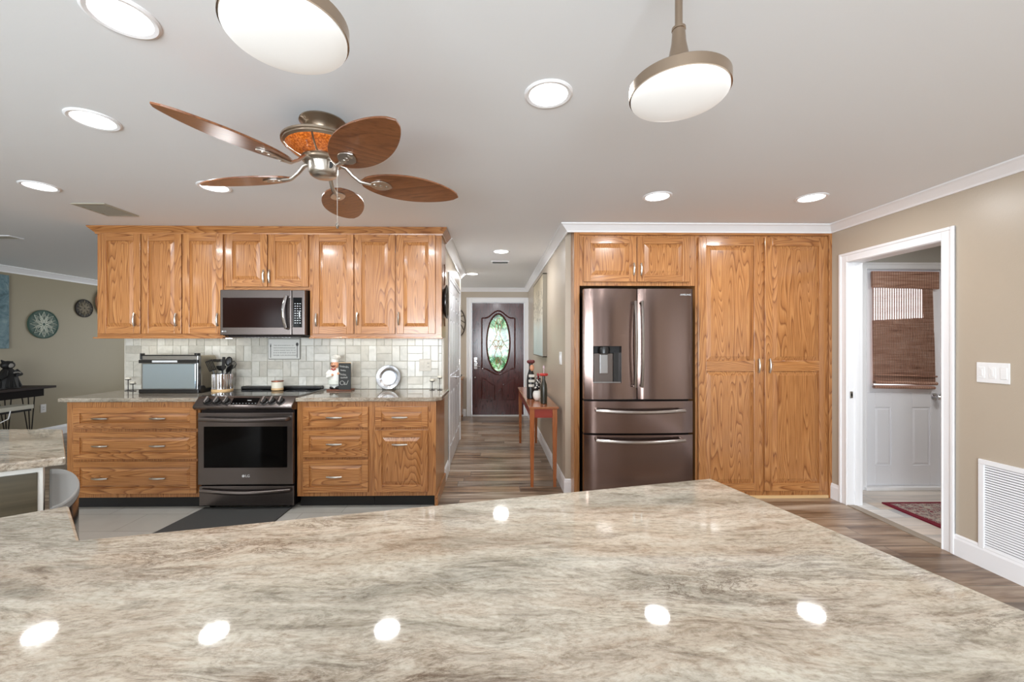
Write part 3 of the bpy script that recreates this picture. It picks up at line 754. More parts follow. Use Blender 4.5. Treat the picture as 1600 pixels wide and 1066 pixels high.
def ctop(name, poly, label, th=.032, zt=.914, hang=.0):
    b = B(); b.prism(poly, zt-th, zt, bev=.007)
    o = b.build(name, GRANITE); tag(o, label, 'countertop'); return o
ctop('countertop', [(-3.51, 3.41), (-2.40, 3.41), (-2.40, 4.055), (-3.53, 4.055)], 'pale granite countertop left of the range under the toaster oven')
ctop('countertop', [(-1.612, 3.41), (-.475, 3.41), (-.43, 3.47), (-.43, 4.055), (-1.612, 4.055)], 'pale granite countertop right of the range under the chef figurine')

# ------------------------------------------------------------------ range
rg = thing('range', (-2.0, 3.7, 0), 'black stainless slide-in electric range with glass oven door', 'stove')
X0, X1 = -2.387, -1.625
b = B(); b.box(X0+.005, X1-.005, 3.44, KY-.02, .03, .90, 0); b.build('body', BSTEELD, rg)
for x in (X0+.05, X1-.05):
    for y in (3.5, 4.0): B().lathe([(.018, 0), (.018, .03)], (x, y, 0), 12).build('foot', BLACK, rg)
b = B(); b.box(X0, X1, 3.415, 3.44, .038, .198, 0, bev=.006); dr = b.build('drawer', BSTEEL, rg)
b = B(); b.tube([(X0+.02+(X1-X0-.04)*i/12, 3.40-.012*sin(pi*i/12), .166-.018*sin(pi*i/12)) for i in range(13)], .014, 10, flat=1.1); b.build('handle', BSTEEL, dr)
b = B(); b.box(X0, X1, 3.40, 3.44, .212, .797, 0, bev=.006); od = b.build('oven_door', BSTEEL, rg)
b = B(); b.box(X0+.05, X1-.045, 3.3975, 3.402, .352, .685, bev=.001); b.build('window', BLACKGL, od)
b = B(); b.tube([(X0+.03, 3.40, .75), (X0+.032, 3.375, .75)]+[(X0+.04+(X1-X0-.08)*i/12, 3.362-.012*sin(pi*i/12), .75-.008*sin(pi*i/12)) for i in range(13)]+[(X1-.032, 3.375, .75), (X1-.03, 3.40, .75)], .014, 10, flat=1.2); b.build('handle', BSTEEL, od)
b = B(); b.lathe([(0, 0), (.011, 0), (.011, .001), (0, .001)], (-2.022, 3.399, .284), 20, axis='y'); b.build('logo', LGREY, od)
text_obj('logo', 'LG', .03, (-1.988, 3.3985, .284), FRONT, LGREY, od)
# sloping console
pr = [(3.435, .815), (3.375, .822), (3.355, .84), (3.355, .855), (3.43, .925), (3.48, .93), (3.48, .815)]
b = B(); b.prism(pr, X0-.012, X1+.012, axis='x', bev=.006, sm=True); cs_ = b.build('console', BSTEEL, rg)
sl = math.atan2(.07, .075); 
def on_console(x, u): return V((x, 3.3605+.06*u, .860+.056*u))      # u along the slope 0..1
nrm = V((0, -sin(sl), cos(sl)))
b = B(); p0 = on_console(0, .12); p1 = on_console(0, .95); q = nrm*.0025
b.add([(x, p.y+q.y*s_, p.z+q.z*s_) for x in (-2.107, -1.897) for p in (p0, p1) for s_ in (-.5, 1)], [(0, 1, 3, 2), (4, 6, 7, 5), (0, 4, 5, 1), (2, 3, 7, 6), (1, 5, 7, 3), (0, 2, 6, 4)])
dp = b.build('display', BLACKGL, cs_)
b = B()
for i in range(8):
    p = on_console(-2.09+.025*i, .25)+nrm*.0027; b.box(p.x, p.x+.01, p.y-.001, p.y+.001, p.z-.001, p.z+.001)
b.build('touch_icons', LGREY, dp)
p = on_console(-1.985, .62)+nrm*.0027; B().box(p.x, p.x+.03, p.y-.002, p.y+.002, p.z-.002, p.z+.002).build('readout', LGREY, dp)
for x in (-2.30, -2.225, -2.15, -1.85, -1.785, -1.715):
    b = B(Matrix.Translation(on_console(x, .5)) @ V((0, 0, 1)).rotation_difference(nrm).to_matrix().to_4x4())
    b.lathe([(0, 0), (.033, 0), (.033, .004), (.027, .006), (.025, .026), (.021, .031), (0, .031)], (0, 0, 0), 24, 0)
    b.box(-.007, .007, -.028, .028, .02, .038, 1, bev=.003)
    b.build('knob', [BLACKS, CHROME], cs_)
b = B(); b.box(X0-.012, X1+.012, 3.475, KY-.02, .905, .924, 0, bev=.003); b.box(X0-.006, X1+.006, 3.48, KY-.075, .9238, .9255, 1); ck = b.build('cooktop', [STEEL, BLACKGL], rg)
b = B()
for cx_, cy_, r in ((-2.2, 3.63, .10), (-1.8, 3.63, .12), (-2.2, 3.83, .08), (-1.8, 3.83, .09)):
    B().tube([(cx_+r*cos(a), cy_+r*sin(a), .9256) for a in [2*pi*i/32 for i in range(32)]], .0006, 4, closed=True).build('burner_ring', GREYPL, ck)
b = B(); b.box(X0+.01, X1-.01, 3.955, 4.045, .925, .953, 0, bev=.008)
for i in range(16): b.box(X0+.06+i*.042, X0+.085+i*.042, 3.952, 3.957, .935, .945, 1)
b.build('rear_vent', [BLACKS, BLACK], rg)

tag(B().prism([(-2.42, 2.95), (-1.66, 2.95), (-1.66, 3.46), (-2.37, 3.46)], 0, .012, bev=.003).build('floor_mat', MATGREY), 'charcoal rubber floor mat in front of the range', 'mat')

# ------------------------------------------------------------------ pantry wall : surround, over-fridge cabinet, pantry
FY = 3.61
PX0, PX1 = .70, 2.992
sr = thing('cabinet_surround', (1.85, 3.9, 0), 'oak face frame and side panels around the refrigerator and pantry doors', 'cabinet frame')
b = B(); b.box(PX0, .748, FY-.012, FY+.03, 0, 2.372, 0, bev=.004); b.box(PX0, .72, FY+.03, 3.749, 0, 2.372, 0); b.box(.721, .748, FY+.03, 4.35, 0, 2.372, 0); b.build('left_panel', OAKZ, sr)
b = B(); b.box(2.945, PX1, FY-.012, FY+.03, 0, 2.372, 0, bev=.004); b.box(2.95, 2.965, FY+.03, 4.35, 0, 2.372, 0); b.build('right_panel', OAKZ, sr)
b = B(); b.box(.748, 2.945, FY-.012, FY+.03, 2.302, 2.372, 0, bev=.004); b.build('top_rail', OAKX, sr)
fc = thing('refrigerator_cabinet', (1.25, 3.9, 1.86), 'short two-door oak cabinet above the refrigerator', 'cabinet')
b = B(); b.box(.75, 1.762, FY, 4.35, 1.86, 2.30, 0); b.build('body', [OAKZ], fc)
for a, c, hx in ((.782, 1.239, 1.215), (1.250, 1.707, 1.279)):
    b = B(); leaf(b, a, c, 1.893, 2.282, FY-.02, .0195, [(a+.06, c-.06)], [(1.95, 2.225)], 0, 1, 0, slope=.035)
    d = b.build('door', [OAKZ, OAKX], fc); pull_v(hx, FY-.02, 2.0, .105, d)
pc = thing('pantry_cabinet', (2.35, 3.9, 0), 'tall oak pantry cabinet with two full-height panelled doors beside the refrigerator', 'cabinet')
b = B(); b.box(1.765, 2.943, FY, 4.35, .0, 2.30, 0); b.build('body', [OAKZ], pc)
for a, c, hx in ((1.785, 2.342, 2.308), (2.37, 2.918, 2.405)):
    b = B(); leaf(b, a, c, .068, 2.282, FY-.02, .0195, [(a+.068, c-.068)], [(.135, 1.115), (1.205, 2.21)], 0, 1, 0, slope=.035)
    d = b.build('door', [OAKZ, OAKX], pc); pull_v(hx, FY-.02, 1.163, .125, d)
b = B(); b.box(1.77, 2.94, FY-.010, FY+.0, 0, .025, 0); b.build('threshold', LIGHTWOOD, pc)

# ------------------------------------------------------------------ refrigerator
fr = thing('refrigerator', (1.21, 3.8, 0), 'brown-black stainless french door refrigerator with ice dispenser', 'refrigerator')
b = B(); b.box(.765, 1.655, 3.50, 4.30, .03, 1.80, 0, bev=.004); b.build('body', BSTEELD, fr)
for x in (.82, 1.6):
    for y in (3.6, 4.2): B().lathe([(.025, 0), (.025, .03)], (x, y, 0), 12).build('foot', BLACK, fr)
def bowed(x0, x1, z0, z1, yf, yb, bow, name, mat, parent, hole=None):
    b = B(); n = 14; prof = [(x0, yb)]+[(x0+(x1-x0)*i/n, yf-bow*sin(pi*i/n)**.6*1.0 if 0 < i < n else yf+.004) for i in range(n+1)]+[(x1, yb)]
    b.prism(prof, z0, z1, bev=.0, sm=True)
    return b.build(name, mat, parent, ang=28)
fyf = 3.435
rd = bowed(1.198, 1.66, .895, 1.81, fyf, 3.495, .02, 'door', BSTEELW, fr)
# left door with a real dispenser recess: four pieces around the opening
dl0, dl1, hx0, hx1, hz0, hz1 = .752, 1.19, .822, 1.058, 1.03, 1.335
b = B(); n = 16
def yy(x):
    u = (x-dl0)/(dl1-dl0); return fyf-.02*max(0, sin(pi*u))**.6 if .001 < u < .999 else fyf+.004
def piece(a, c, p, q):
    m_ = max(2, int((c-a)/.03)); xs_ = [a+(c-a)*i/m_ for i in range(m_+1)]
    b.prism([(a, 3.495)]+[(x, yy(x)) for x in xs_]+[(c, 3.495)], p, q, sm=True)
piece(dl0, hx0, .895, 1.81); piece(hx1, dl1, .895, 1.81); piece(hx0, hx1, .895, hz0); piece(hx0, hx1, hz1, 1.81)
ld = b.build('door', BSTEELW, fr, ang=28)
b = B(); b.box(hx0, hx1, 3.48, 3.495, hz0, hz1, 0); b.box(hx0+.012, hx0+.175, 3.45, 3.48, hz0+.002, hz1-.06, 1, bev=.004); b.box(hx0+.062, hx0+.13, 3.44, 3.45, hz0+.075, hz1-.068, 2, bev=.006)
b.lathe([(.05, 0), (.052, .03), (.045, .055)], (hx0+.1, 3.46, hz1-.06), 20, 3); b.box(hx0+.003, hx1-.003, 3.43, 3.48, hz0+.001, hz0+.008, 2)
b.box(hx0+.18, hx1-.002, 3.455, 3.48, hz0+.002, hz1-.055, 3)
b.build('dispenser', [BLACK, BSTEEL, STEEL, BLACKS], ld)
text_obj('logo', 'SAMSUNG', .02, (1.588, 3.4195, 1.76), FRONT, LGREY, rd, xs=1.1)
for dd, x in ((ld, 1.166), (rd, 1.222)):
    b = B(); n = 12
    b.tube([(x, 3.43, 1.69)]+[(x, 3.395-.028*sin(pi*i/n), 1.70-.70*i/n) for i in range(n+1)]+[(x, 3.43, 1.01)], .0125, 10); b.build('handle', HANDLEM, dd)
for z0_, z1_, hz in ((.615, .878, .806), (.03, .598, .562)):
    dd = bowed(.752, 1.66, z0_, z1_, fyf, 3.495, .022, 'drawer', BSTEELW, fr)
    b = B(); n = 14; L0, L1 = .845, 1.565
    b.tube([(L0+.005, fyf-.01, hz)]+[(L0+(L1-L0)*i/n, 3.375-.03*sin(pi*i/n), hz-.010*sin(pi*i/n)) for i in range(n+1)]+[(L1-.005, fyf-.01, hz)], .0125, 10, flat=1.2); b.build('handle', HANDLEM, dd)

# ------------------------------------------------------------------ island and peninsula
isl = [(.714, 1.356), (.94, .434), (-.95, -.03), (-1.6, -.15), (-2.1, .41), (-1.16, 1.158), (-.932, .955)]
isl = isl[::-1]
ctop('island_countertop', isl, 'huge veined granite island countertop filling the foreground')
ib = thing('island_cabinet', (0, .7, 0), 'oak cabinet base standing under the foreground island countertop', 'cabinet')
base_poly = [(.60, 1.18), (.76, .55), (-.90, .12), (-1.52, .0), (-1.85, .40), (-1.14, 1.0), (-.94, .80)][::-1]
B().prism(base_poly, .10, .88).build('body', OAKZ, ib)
B().prism([(x*.97, y*.97+.02) for x, y in base_poly], 0, .10).build('toe_kick', BLACK, ib)

Cc = V((-1.668, 1.653)); Bc = V((-2.228, 2.19)); dCD = V((-.82, -.57)).normalized(); dCB = (Bc-Cc).normalized()
Dd = Cc+dCD*1.15
ctop('side_countertop', [tuple(Cc), tuple(Bc), (-3.0, 2.2), (Dd.x-.2, Dd.y+.6), tuple(Dd)], 'small angled granite countertop at the left edge beyond the island')
sb = thing('side_cabinet', (-2.1, 1.6, 0), 'white-framed cabinet with a grey-brown front under the small angled countertop', 'cabinet')
inn = V((dCD.y, -dCD.x)); inn = inn if inn.dot(V((-1, 1))) > 0 else -inn
S0 = Cc+dCD*.068+inn*.03
def pp(s_, t_): q = S0+dCD*s_+dCB*t_; return (q.x, q.y)
B().prism([pp(0, 0), pp(0, .62), pp(.85, .62), pp(.85, 0)], 0, .88).build('body', plain('pale_frame', srgb(206, 204, 198), .4), sb)
def qq(s_, o_): q = S0+dCD*s_-inn*o_; return (q.x, q.y)
b = B(); b.prism([qq(.014, .0), qq(.80, .0), qq(.80, .006), qq(.014, .006)], .13, .862, bev=.002)
m_, nt_, bs_ = new_mat('grey_brown_laminate'); v_ = coords(nt_, (2, 2, 60)); n_ = noise(nt_, v_, 1, 3)
nt_.links.new(ramp(nt_, n_, [(.3, srgb(66, 60, 47)), (.7, srgb(84, 77, 61))]), bs_.inputs['Base Color']); bs_.inputs['Roughness'].default_value = .35
b.build('front_panel', m_, sb)
# half-round step bin against that cabinet
hb = thing('trash_can', (-2.1, 2.0, 0), 'half-round brushed steel trash can beside the small angled countertop', 'trash can')
nR = V((dCB.y, -dCB.x)); nR = nR if nR.x > 0 else -nR
A0 = S0+nR*.010+dCB*.04; LB = .76; bul = .098
def dshape(k, zz=0):
    pts = []
    for i in range(25):
        a = pi*i/24; pts.append(A0+dCB*(LB/2-LB/2*k*cos(a))+nR*(.005+bul*k*sin(a)))
    return [(p.x, p.y) for p in pts]
B().prism(dshape(.97), .02, .665, sm=True).build('body', plain('bin_steel', srgb(150, 140, 130), .16, 1), hb)
B().prism(dshape(1.0), 0, .03, bev=.003).build('base_ring', BLACKS, hb)
b = B(); b.prism(dshape(1.0), .667, .705, 0, bev=.012); b.build('lid', plain('brushed_lid', srgb(150, 153, 153), .5, .35), hb)
b = B(); q = A0+dCB*LB/2+nR*bul; b.box(q.x-.04, q.x+.05, q.y-.03, q.y+.04, .01, .03, bev=.006); b.build('pedal', BLACKS, hb)

# ------------------------------------------------------------------ ceiling fixtures
can_labels = {
 0: 'large-looking recessed ceiling light in the upper left corner of the picture',
 1: 'recessed ceiling light left of the ceiling fan, with its white trim showing',
 2: 'recessed ceiling light at the far left, just ahead of the square ceiling vent',
 3: 'recessed ceiling light beside the tip of the lower left fan blade',
 4: 'recessed ceiling light partly hidden behind the right fan blade',
 5: 'recessed ceiling light above the refrigerator',
 6: 'recessed ceiling light above the pantry doors near the right wall',
 7: 'recessed ceiling light between the two pendants, right of the fan',
 8: 'recessed ceiling light in the hallway nearest the kitchen, before the hall vent',
 9: 'farthest recessed ceiling light in the hallway, beyond the hall vent',
}
proto = None
spots = [(-1.173, 1.333), (-1.846, 1.953), (-2.979, 2.785), (-1.84, 2.776), (-.709, 2.79), (1.151, 2.903), (2.254, 2.909), (.228, 1.72), (.086, 4.667), (-.313, 6.172)]
for i, (x, y) in enumerate(spots):
    if proto is None:
        proto = thing('recessed_light', (0, 0, HC), '', 'ceiling light', 'recessed ceiling lights')
        b = B(); b.lathe([(.078, .0), (.100, .0), (.100, -.003), (.092, -.007), (.080, -.005), (.077, -.001), (.077, 0)], (0, 0, 0), 36, cap=False); b.build('trim_ring', TRIM, proto, local=True)
        b = B(); b.lathe([(0, -.001), (.078, -.001), (.078, -.003), (0, -.004)], (0, 0, 0), 36, cap=False); b.build('diffuser', EMIT, proto, local=True)
        o = proto
    else: o = copy_tree(proto)
    o.location = (x, y, HC); o['label'] = can_labels[i]
    o2 = area('recessed_light_glow', (x, y, HC-.012), (0, 0, 0), .15, .15, CAN_POWER*{0: .35, 8: 1.9, 9: 1.0}.get(i, 1), CAN_COL, 'DISK')
# assumed downlights for the unseen part of the room, area lights without fixtures
for x, y in ((-2.2, -1.2), (0, -1.2), (1.6, -1.2), (1.6, .9), (-4.9, .6)):
    area('recessed_light_glow', (x, y, HC-.012), (0, 0, 0), .15, .15, CAN_POWER, CAN_COL, 'DISK')

# ceiling vents
def vent(name, x0, x1, y0, y1, label, mat, slats, grp=None):
    t = thing(name, ((x0+x1)/2, (y0+y1)/2, HC), label, 'vent', grp)
    b = B(); w = .018
    b.box(x0, x1, y0, y0+w, HC-.008, HC, bev=.002); b.box(x0, x1, y1-w, y1, HC-.008, HC, bev=.002); b.box(x0, x0+w, y0+w, y1-w, HC-.008, HC, bev=.002); b.box(x1-w, x1, y0+w, y1-w, HC-.008, HC, bev=.002); b.build('frame', mat[0], t)
    b = B()
    for i in range(slats):
        y = y0+w+(y1-y0-2*w)*(i+.5)/slats; h = (y1-y0-2*w)/slats*.3
        b.add([(x0+w, y-h, HC-.001), (x1-w, y-h, HC-.001), (x1-w, y+h, HC-.009), (x0+w, y+h, HC-.009)], [(0, 1, 2, 3)])
    b.build('louver', mat[1], t)
    B().box(x0+w, x1-w, y0+w, y1-w, HC-.0008, HC).build('backing', mat[2], t)
VG = plain('vent_grey', srgb(150, 146, 134), .6); VD = plain('vent_dark', srgb(92, 86, 76), .8)
vent('ceiling_vent', -3.11, -2.86, 3.11, 3.41, 'square grey-brown ceiling vent above the left end of the wall cabinets', (plain('vent_frame_tan', srgb(168, 162, 146), .6), VG, VD), 5)
vent('ceiling_vent', -.03, .20, 5.20, 5.34, 'small dark ceiling vent between the two hallway lights', (TRIM, plain('vent_slate', srgb(100, 104, 106), .6), VD), 4)
vent('ceiling_vent', -4.95, -4.62, 4.05, 4.18, 'ceiling vent over the living room at the far left edge', (TRIM, VG, VD), 4)

# pendants
GLASS = None
def pend_glass():
    m, nt, bs = new_mat('frosted_lamp_glass')
    bs.inputs['Base Color'].default_value = (.72, .72, .71, 1); bs.inputs['Roughness'].default_value = .5
    bs.inputs['Emission Color'].default_value = (1, .99, .97, 1); bs.inputs['Emission Strength'].default_value = .2
    bs.inputs['Subsurface Weight'].default_value = 0
    return m
PG = pend_glass()
NB = plain('pendant_nickel', srgb(168, 150, 132), .26, 1, aniso=.5)
p = thing('pendant_lamp', (0, 0, 2.0), 'brushed nickel pendant lamp with a round frosted shade, on the right above the island', 'pendant lamp', 'pendant lamps over the island')
b = B(); b.lathe([(0, -.016), (.03, -.0155), (.06, -.0135), (.09, -.009), (.108, -.004), (.117, .0), (.1205, .004), (.1205, .012), (.0, .012)], (0, 0, 0), 64, cap=False); b.build('glass', PG, p, local=True)
b = B(); b.lathe([(.1, .010), (.1245, .010), (.1245, .038), (.1225, .040), (.117, .040), (.117, .037), (.03, .039), (.03, .012)], (0, 0, 0), 64, cap=False); b.build('rim', NB, p, local=True)
b = B(); b.lathe([(.066, .038), (.050, .052), (.036, .076), (.026, .108), (.0185, .145), (.016, .178), (.0175, .179), (.0175, .185), (.011, .186)], (0, 0, 0), 32); b.build('flare', NB, p, local=True)
b = B(); b.lathe([(.0095, .18), (.0095, .38)], (0, 0, 0), 16); b.build('stem', NB, p, local=True)
b = B(); b.lathe([(.06, .3895), (.06, .375), (.02, .368), (.0105, .365)], (0, 0, 0), 32, cap=False); b.build('canopy', NB, p, local=True)
p.location = (.487, 1.085, 2.0)
p2 = copy_tree(p); p2.location = (-.437, .888, 2.0); p2['label'] = 'pendant lamp with a round frosted shade cut by the top edge, left of centre'
for q in (p, p2):
    area('pendant_glow', (q.location.x, q.location.y, 1.975), (0, 0, 0), .2, .2, 2.0, CAN_COL, 'DISK')

# ------------------------------------------------------------------ ceiling fan
FX, FYc = -.796, 1.961
fan = thing('ceiling_fan', (FX, FYc, HC), 'ceiling fan with five leaf-shaped mahogany blades and an amber motor housing', 'ceiling fan')
b = B(); b.lathe([(.0, 0), (.103, 0), (.105, -.006), (.098, -.012), (.082, -.026), (.066, -.045), (.060, -.075), (.06, -.10)], (0, 0, 0), 40); b.build('canopy', NICKELW, fan, local=True)
b = B(); b.lathe([(.05, -.088), (.13, -.090), (.168, -.094), (.180, -.101), (.180, -.109), (.173, -.112), (.173, -.118), (.164, -.124), (.15, -.126)], (0, 0, 0), 48, cap=False)
for k in range(5):
    a = RAD(24+36+72*k)
    b.tube([(.164*cos(a), .164*sin(a), -.120), (.137*cos(a), .137*sin(a), -.145), (.088*cos(a), .088*sin(a), -.172)], .005, 8)
b.lathe([(.06, -.168), (.093, -.170), (.096, -.176), (.090, -.180), (.090, -.188), (.083, -.192), (.06, -.195)], (0, 0, 0), 40, cap=False)
b.build('motor_housing', NICKELW, fan, local=True)
def amber():
    m, nt, bs = new_mat('amber_crackle_glass')
    v = coords(nt, (1, 1, 1), rnd=False)
    vo = N(nt, 'ShaderNodeTexVoronoi'); nt.links.new(v, vo.inputs['Vector']); vo.inputs['Scale'].default_value = 120
    c = ramp(nt, vo.outputs['Distance'], [(0, srgb(216, 128, 50)), (.5, srgb(176, 88, 28)), (1, srgb(110, 48, 14))])
    nt.links.new(c, bs.inputs['Base Color']); bs.inputs['Roughness'].default_value = .2; bs.inputs['Coat Weight'].default_value = .5
    return m
b = B(); b.lathe([(.165, -.119), (.161, -.126), (.146, -.141), (.12, -.158), (.09, -.172)], (0, 0, 0), 48, cap=False); b.build('amber_band', amber(), fan, local=True)
b = B(); b.lathe([(.083, -.190), (.066, -.196), (.064, -.236), (.058, -.248), (.045, -.256), (.02, -.260), (0, -.260)], (0, 0, 0), 40, cap=False)
b.build('switch_housing', NICKEL, fan, local=True)
b = B()
b.lathe([(0, 0), (.016, 0), (.016, .006), (0, .006)], (.045, -.046, -.215), 16, axis='y'); b.build('switch', BLACKS, fan, local=True)
ZB = -.246
for k in range(5):
    a = RAD(24.7+72*k)
    Mb = Matrix.Rotation(a, 4, 'Z')
    pitch = RAD(-13)
    Mp = Mb @ Matrix.Translation((0, 0, ZB)) @ Matrix.Rotation(pitch, 4, 'X')
    b = B(Mp); out = []
    n = 28; r0, r1, wd = .165, .668, .106
    up_ = []; lo_ = []
    for i in range(n+1):
        u = i/n; x = r0+(r1-r0)*u
        w = wd*(sin(pi*min(1, u**.9))**.58) if 0 < u < 1 else .0
        up_.append((x, w)); lo_.append((x, -w))
    poly = lo_+up_[::-1][1:-1]
    b.prism(poly, -.004, .004, bev=.0015)
    bl = b.build('blade', BLADE, fan, local=True, ang=40)
    b = B(Mp)
    lp = [(.205+.115*u, .038*sin(pi*u)**.7) for u in [i/10 for i in range(11)]]
    b.prism([(x, -w) for x, w in lp]+[(x, w) for x, w in lp[::-1]][1:-1], -.010, -.004, bev=.002)
    for i in range(3): b.ball((.235+.028*i, 0, -.0105), .012-.002*i, .010, .003, 10)
    b.M = Mb
    b.tube([(.06, 0, -.185), (.10, 0, -.196), (.13, 0, -.226), (.165, 0, -.25), (.215, 0, ZB-.008)], [.012, .012, .010, .011, .012], 10, flat=.7)
    b.build('blade_iron', NICKEL, fan, local=True)
b = B(); b.tube([(.067, -.01, -.24), (.069, -.01, -.30), (.069, -.01, -.47)], .0012, 6); b.lathe([(0, -.50), (.004, -.497), (.009, -.485), (.006, -.473), (0, -.47)], (.069, -.01, 0), 12); b.build('pull_chain', NICKEL, fan, local=True)

# ------------------------------------------------------------------ things on the counters
def on(name, x, y, z, label, cat, grp=None): return thing(name, (x, y, z), label, cat, grp)
CTZ = .914
to = on('toaster_oven', -2.88, 3.88, CTZ, 'silver flip-up toaster oven standing on the counter left of the range', 'toaster oven')
b = B(); b.box(-3.13, -2.635, 3.755, 3.80, CTZ+.03, CTZ+.335, 1, bev=.004); b.prism([(3.80, CTZ+.03), (3.99, CTZ+.03), (4.01, CTZ+.07), (4.01, CTZ+.31), (3.985, CTZ+.335), (3.80, CTZ+.335)], -3.13, -2.635, axis='x', bev=.008, mi=0); b.build('body', [plain('oven_side_steel', srgb(178, 168, 150), .3, .9), STEEL], to)
b = B(); b.box(-3.115, -2.65, 3.746, 3.756, CTZ+.04, CTZ+.262, 0, bev=.003)
b.build('door', plain('mirror_door', srgb(178, 196, 212), .12, .85), to)
b = B(); b.box(-3.14, -2.625, 3.735, 3.758, CTZ+.268, CTZ+.298, 0, bev=.003); b.box(-3.02, -2.80, 3.7335, 3.736, CTZ+.275, CTZ+.292, 1); b.build('control_strip', [BLACKS, LGREY], to)
b = B(); b.box(-3.145, -2.62, 3.74, 3.80, CTZ, CTZ+.035, 0, bev=.006); b.box(-3.14, -2.63, 3.80, 4.0, CTZ+.005, CTZ+.03, 0); b.lathe([(.0, 0), (.03, 0), (.032, .01), (.032, .03), (0, .03)], (-2.63, 3.775, CTZ+.035), 16, axis='x'); b.build('base', BLACKS, to)
b = B(); b.box(-3.136, -2.63, 3.752, 3.762, CTZ+.335, CTZ+.342); b.box(-3.137, -3.127, 3.745, 3.79, CTZ+.30, CTZ+.355, bev=.002); b.box(-2.66, -2.635, 3.745, 3.79, CTZ+.33, CTZ+.357, bev=.002); b.build('hinge', BLACKS, to)
b = B(); b.box(-2.634, -2.55, 3.95, 3.985, CTZ+.27, CTZ+.295, bev=.006); b.build('handle', BLACKS, to)
tag(B().tube([(-2.61, 3.99, CTZ+.005), (-2.60, 4.0, CTZ+.008), (-2.59, 4.01, CTZ+.02), (-2.575, 4.03, CTZ+.09), (-2.565, 4.048, CTZ+.16)], .004, 8).build('power_cord', BLACKS), 'black power cord rising from the counter between toaster oven and utensil crock', 'cord')

cr_ = on('utensil_crock', -2.492, 3.87, CTZ, 'ribbed steel utensil crock on a light wood disc left of the range', 'utensil crock')
b = B(); b.lathe([(0, 0), (.083, 0), (.086, .004), (.086, .022), (.082, .026), (0, .026)], (-2.492, 3.87, CTZ), 36, cap=False); b.build('wood_base', LIGHTWOOD, cr_)
b = B(); b.lathe([(.0, .027), (.077, .027), (.077, .165), (.072, .165), (.072, .035), (0, .035)], (-2.492, 3.87, CTZ), 36, cap=False)
for i in range(24): a = 2*pi*i/24; b.tube([(-2.492+.078*cos(a), 3.87+.078*sin(a), CTZ+.03), (-2.492+.078*cos(a), 3.87+.078*sin(a), CTZ+.163)], .006, 6)
b.build('canister', CHROME, cr_)
def utensil(kind, dx, dy, lean, L, label, rot=0):
    x, y = -2.492+dx, 3.87+dy
    top = V((x+lean[0], y+lean[1], CTZ+L)); bot = V((x-lean[0]*.2, y-lean[1]*.2, CTZ+.04))
    t = thing(kind, bot, label, 'kitchen utensil', 'utensils in the crock')
    d = (top-bot).normalized()
    b = B(); b.tube([bot, top-d*.07], .0055, 8); b.build('handle', BLACKS, t)
    M = Matrix.Translation(top-d*.07) @ V((0, 0, 1)).rotation_difference(d).to_matrix().to_4x4() @ Matrix.Rotation(rot, 4, 'Z')
    b = B(M)
    if kind == 'slotted_spatula':
        for i in range(5): b.box(-.034+i*.0145, -.026+i*.0145, -.0015, .0015, .0, .09)
        b.box(-.034, .034, -.0015, .0015, -.005, .008); b.box(-.034, .034, -.0015, .0015, .085, .095)
    elif kind == 'ladle': b.lathe([(0, -.035), (.02, -.03), (.036, -.012), (.042, .01), (.040, .01), (.033, -.01), (0, -.03)], (0, -.02, .04), 20, cap=False); b.tube([(0, 0, 0), (0, .01, .02), (0, .02, .045)], .005, 8)
    elif kind == 'spoon': b.ball((0, 0, .045), .03, .008, .045, 16)
    elif kind == 'whisk':
        for i in range(5):
            a = pi*i/5; b.tube([(0, 0, 0), (.022*cos(a), .022*sin(a), .03), (.03*cos(a), .03*sin(a), .06), (0, 0, .09), (-.03*cos(a), -.03*sin(a), .06), (-.022*cos(a), -.022*sin(a), .03), (0, 0, 0)], .0015, 6)
    elif kind == 'tongs': b.box(-.012, .012, -.012, -.006, -.02, .09, bev=.003); b.box(-.012, .012, .006, .012, -.02, .09, bev=.003)
    b.build('head', BLACKS if kind != 'tongs' else plain('tong_head', srgb(60, 60, 60), .3, .6), t)
utensil('slotted_spatula', -.008, -.04, (-.06, -.03), .265, 'black slotted spatula leaning left out of the crock')
utensil('ladle', -.02, .03, (-.02, .02), .25, 'black ladle standing upright near the left of the crock', .4)
utensil('tongs', .018, -.035, (.03, -.02), .30, 'dark tongs rising tallest from the middle of the crock', .6)
utensil('spoon', -.005, .045, (.02, .03), .30, 'black spoon leaning slightly right in the crock', .3)
utensil('whisk', .03, .022, (.05, .01), .265, 'dark whisk standing among the utensils, right of centre in the crock')
utensil('spoon', -.006, -.012, (.10, -.015), .235, 'black spoon leaning farthest right out of the crock', 1.2)

cd = on('candle_jar', -1.985, 3.86, .9275, 'cream candle jar with a copper lid at the back of the cooktop', 'candle')
b = B(); b.lathe([(.045, .018), (.05, .022), (.05, .075), (.046, .078), (0, .078)], (-1.985, 3.86, .9275), 32); b.build('jar', plain('cream_glass', srgb(228, 222, 204), .2), cd)
b = B(); b.lathe([(0, 0), (.046, 0), (.05, .004), (.05, .021), (0, .021)], (-1.985, 3.86, .9275), 32, cap=False); b.build('base', LIGHTWOOD, cd)
b = B(); b.lathe([(0, .079), (.052, .079), (.052, .088), (.02, .09), (0, .09)], (-1.985, 3.86, .9275), 32, cap=False); b.build('lid', plain('copper_lid', srgb(150, 86, 62), .3, .8), cd)

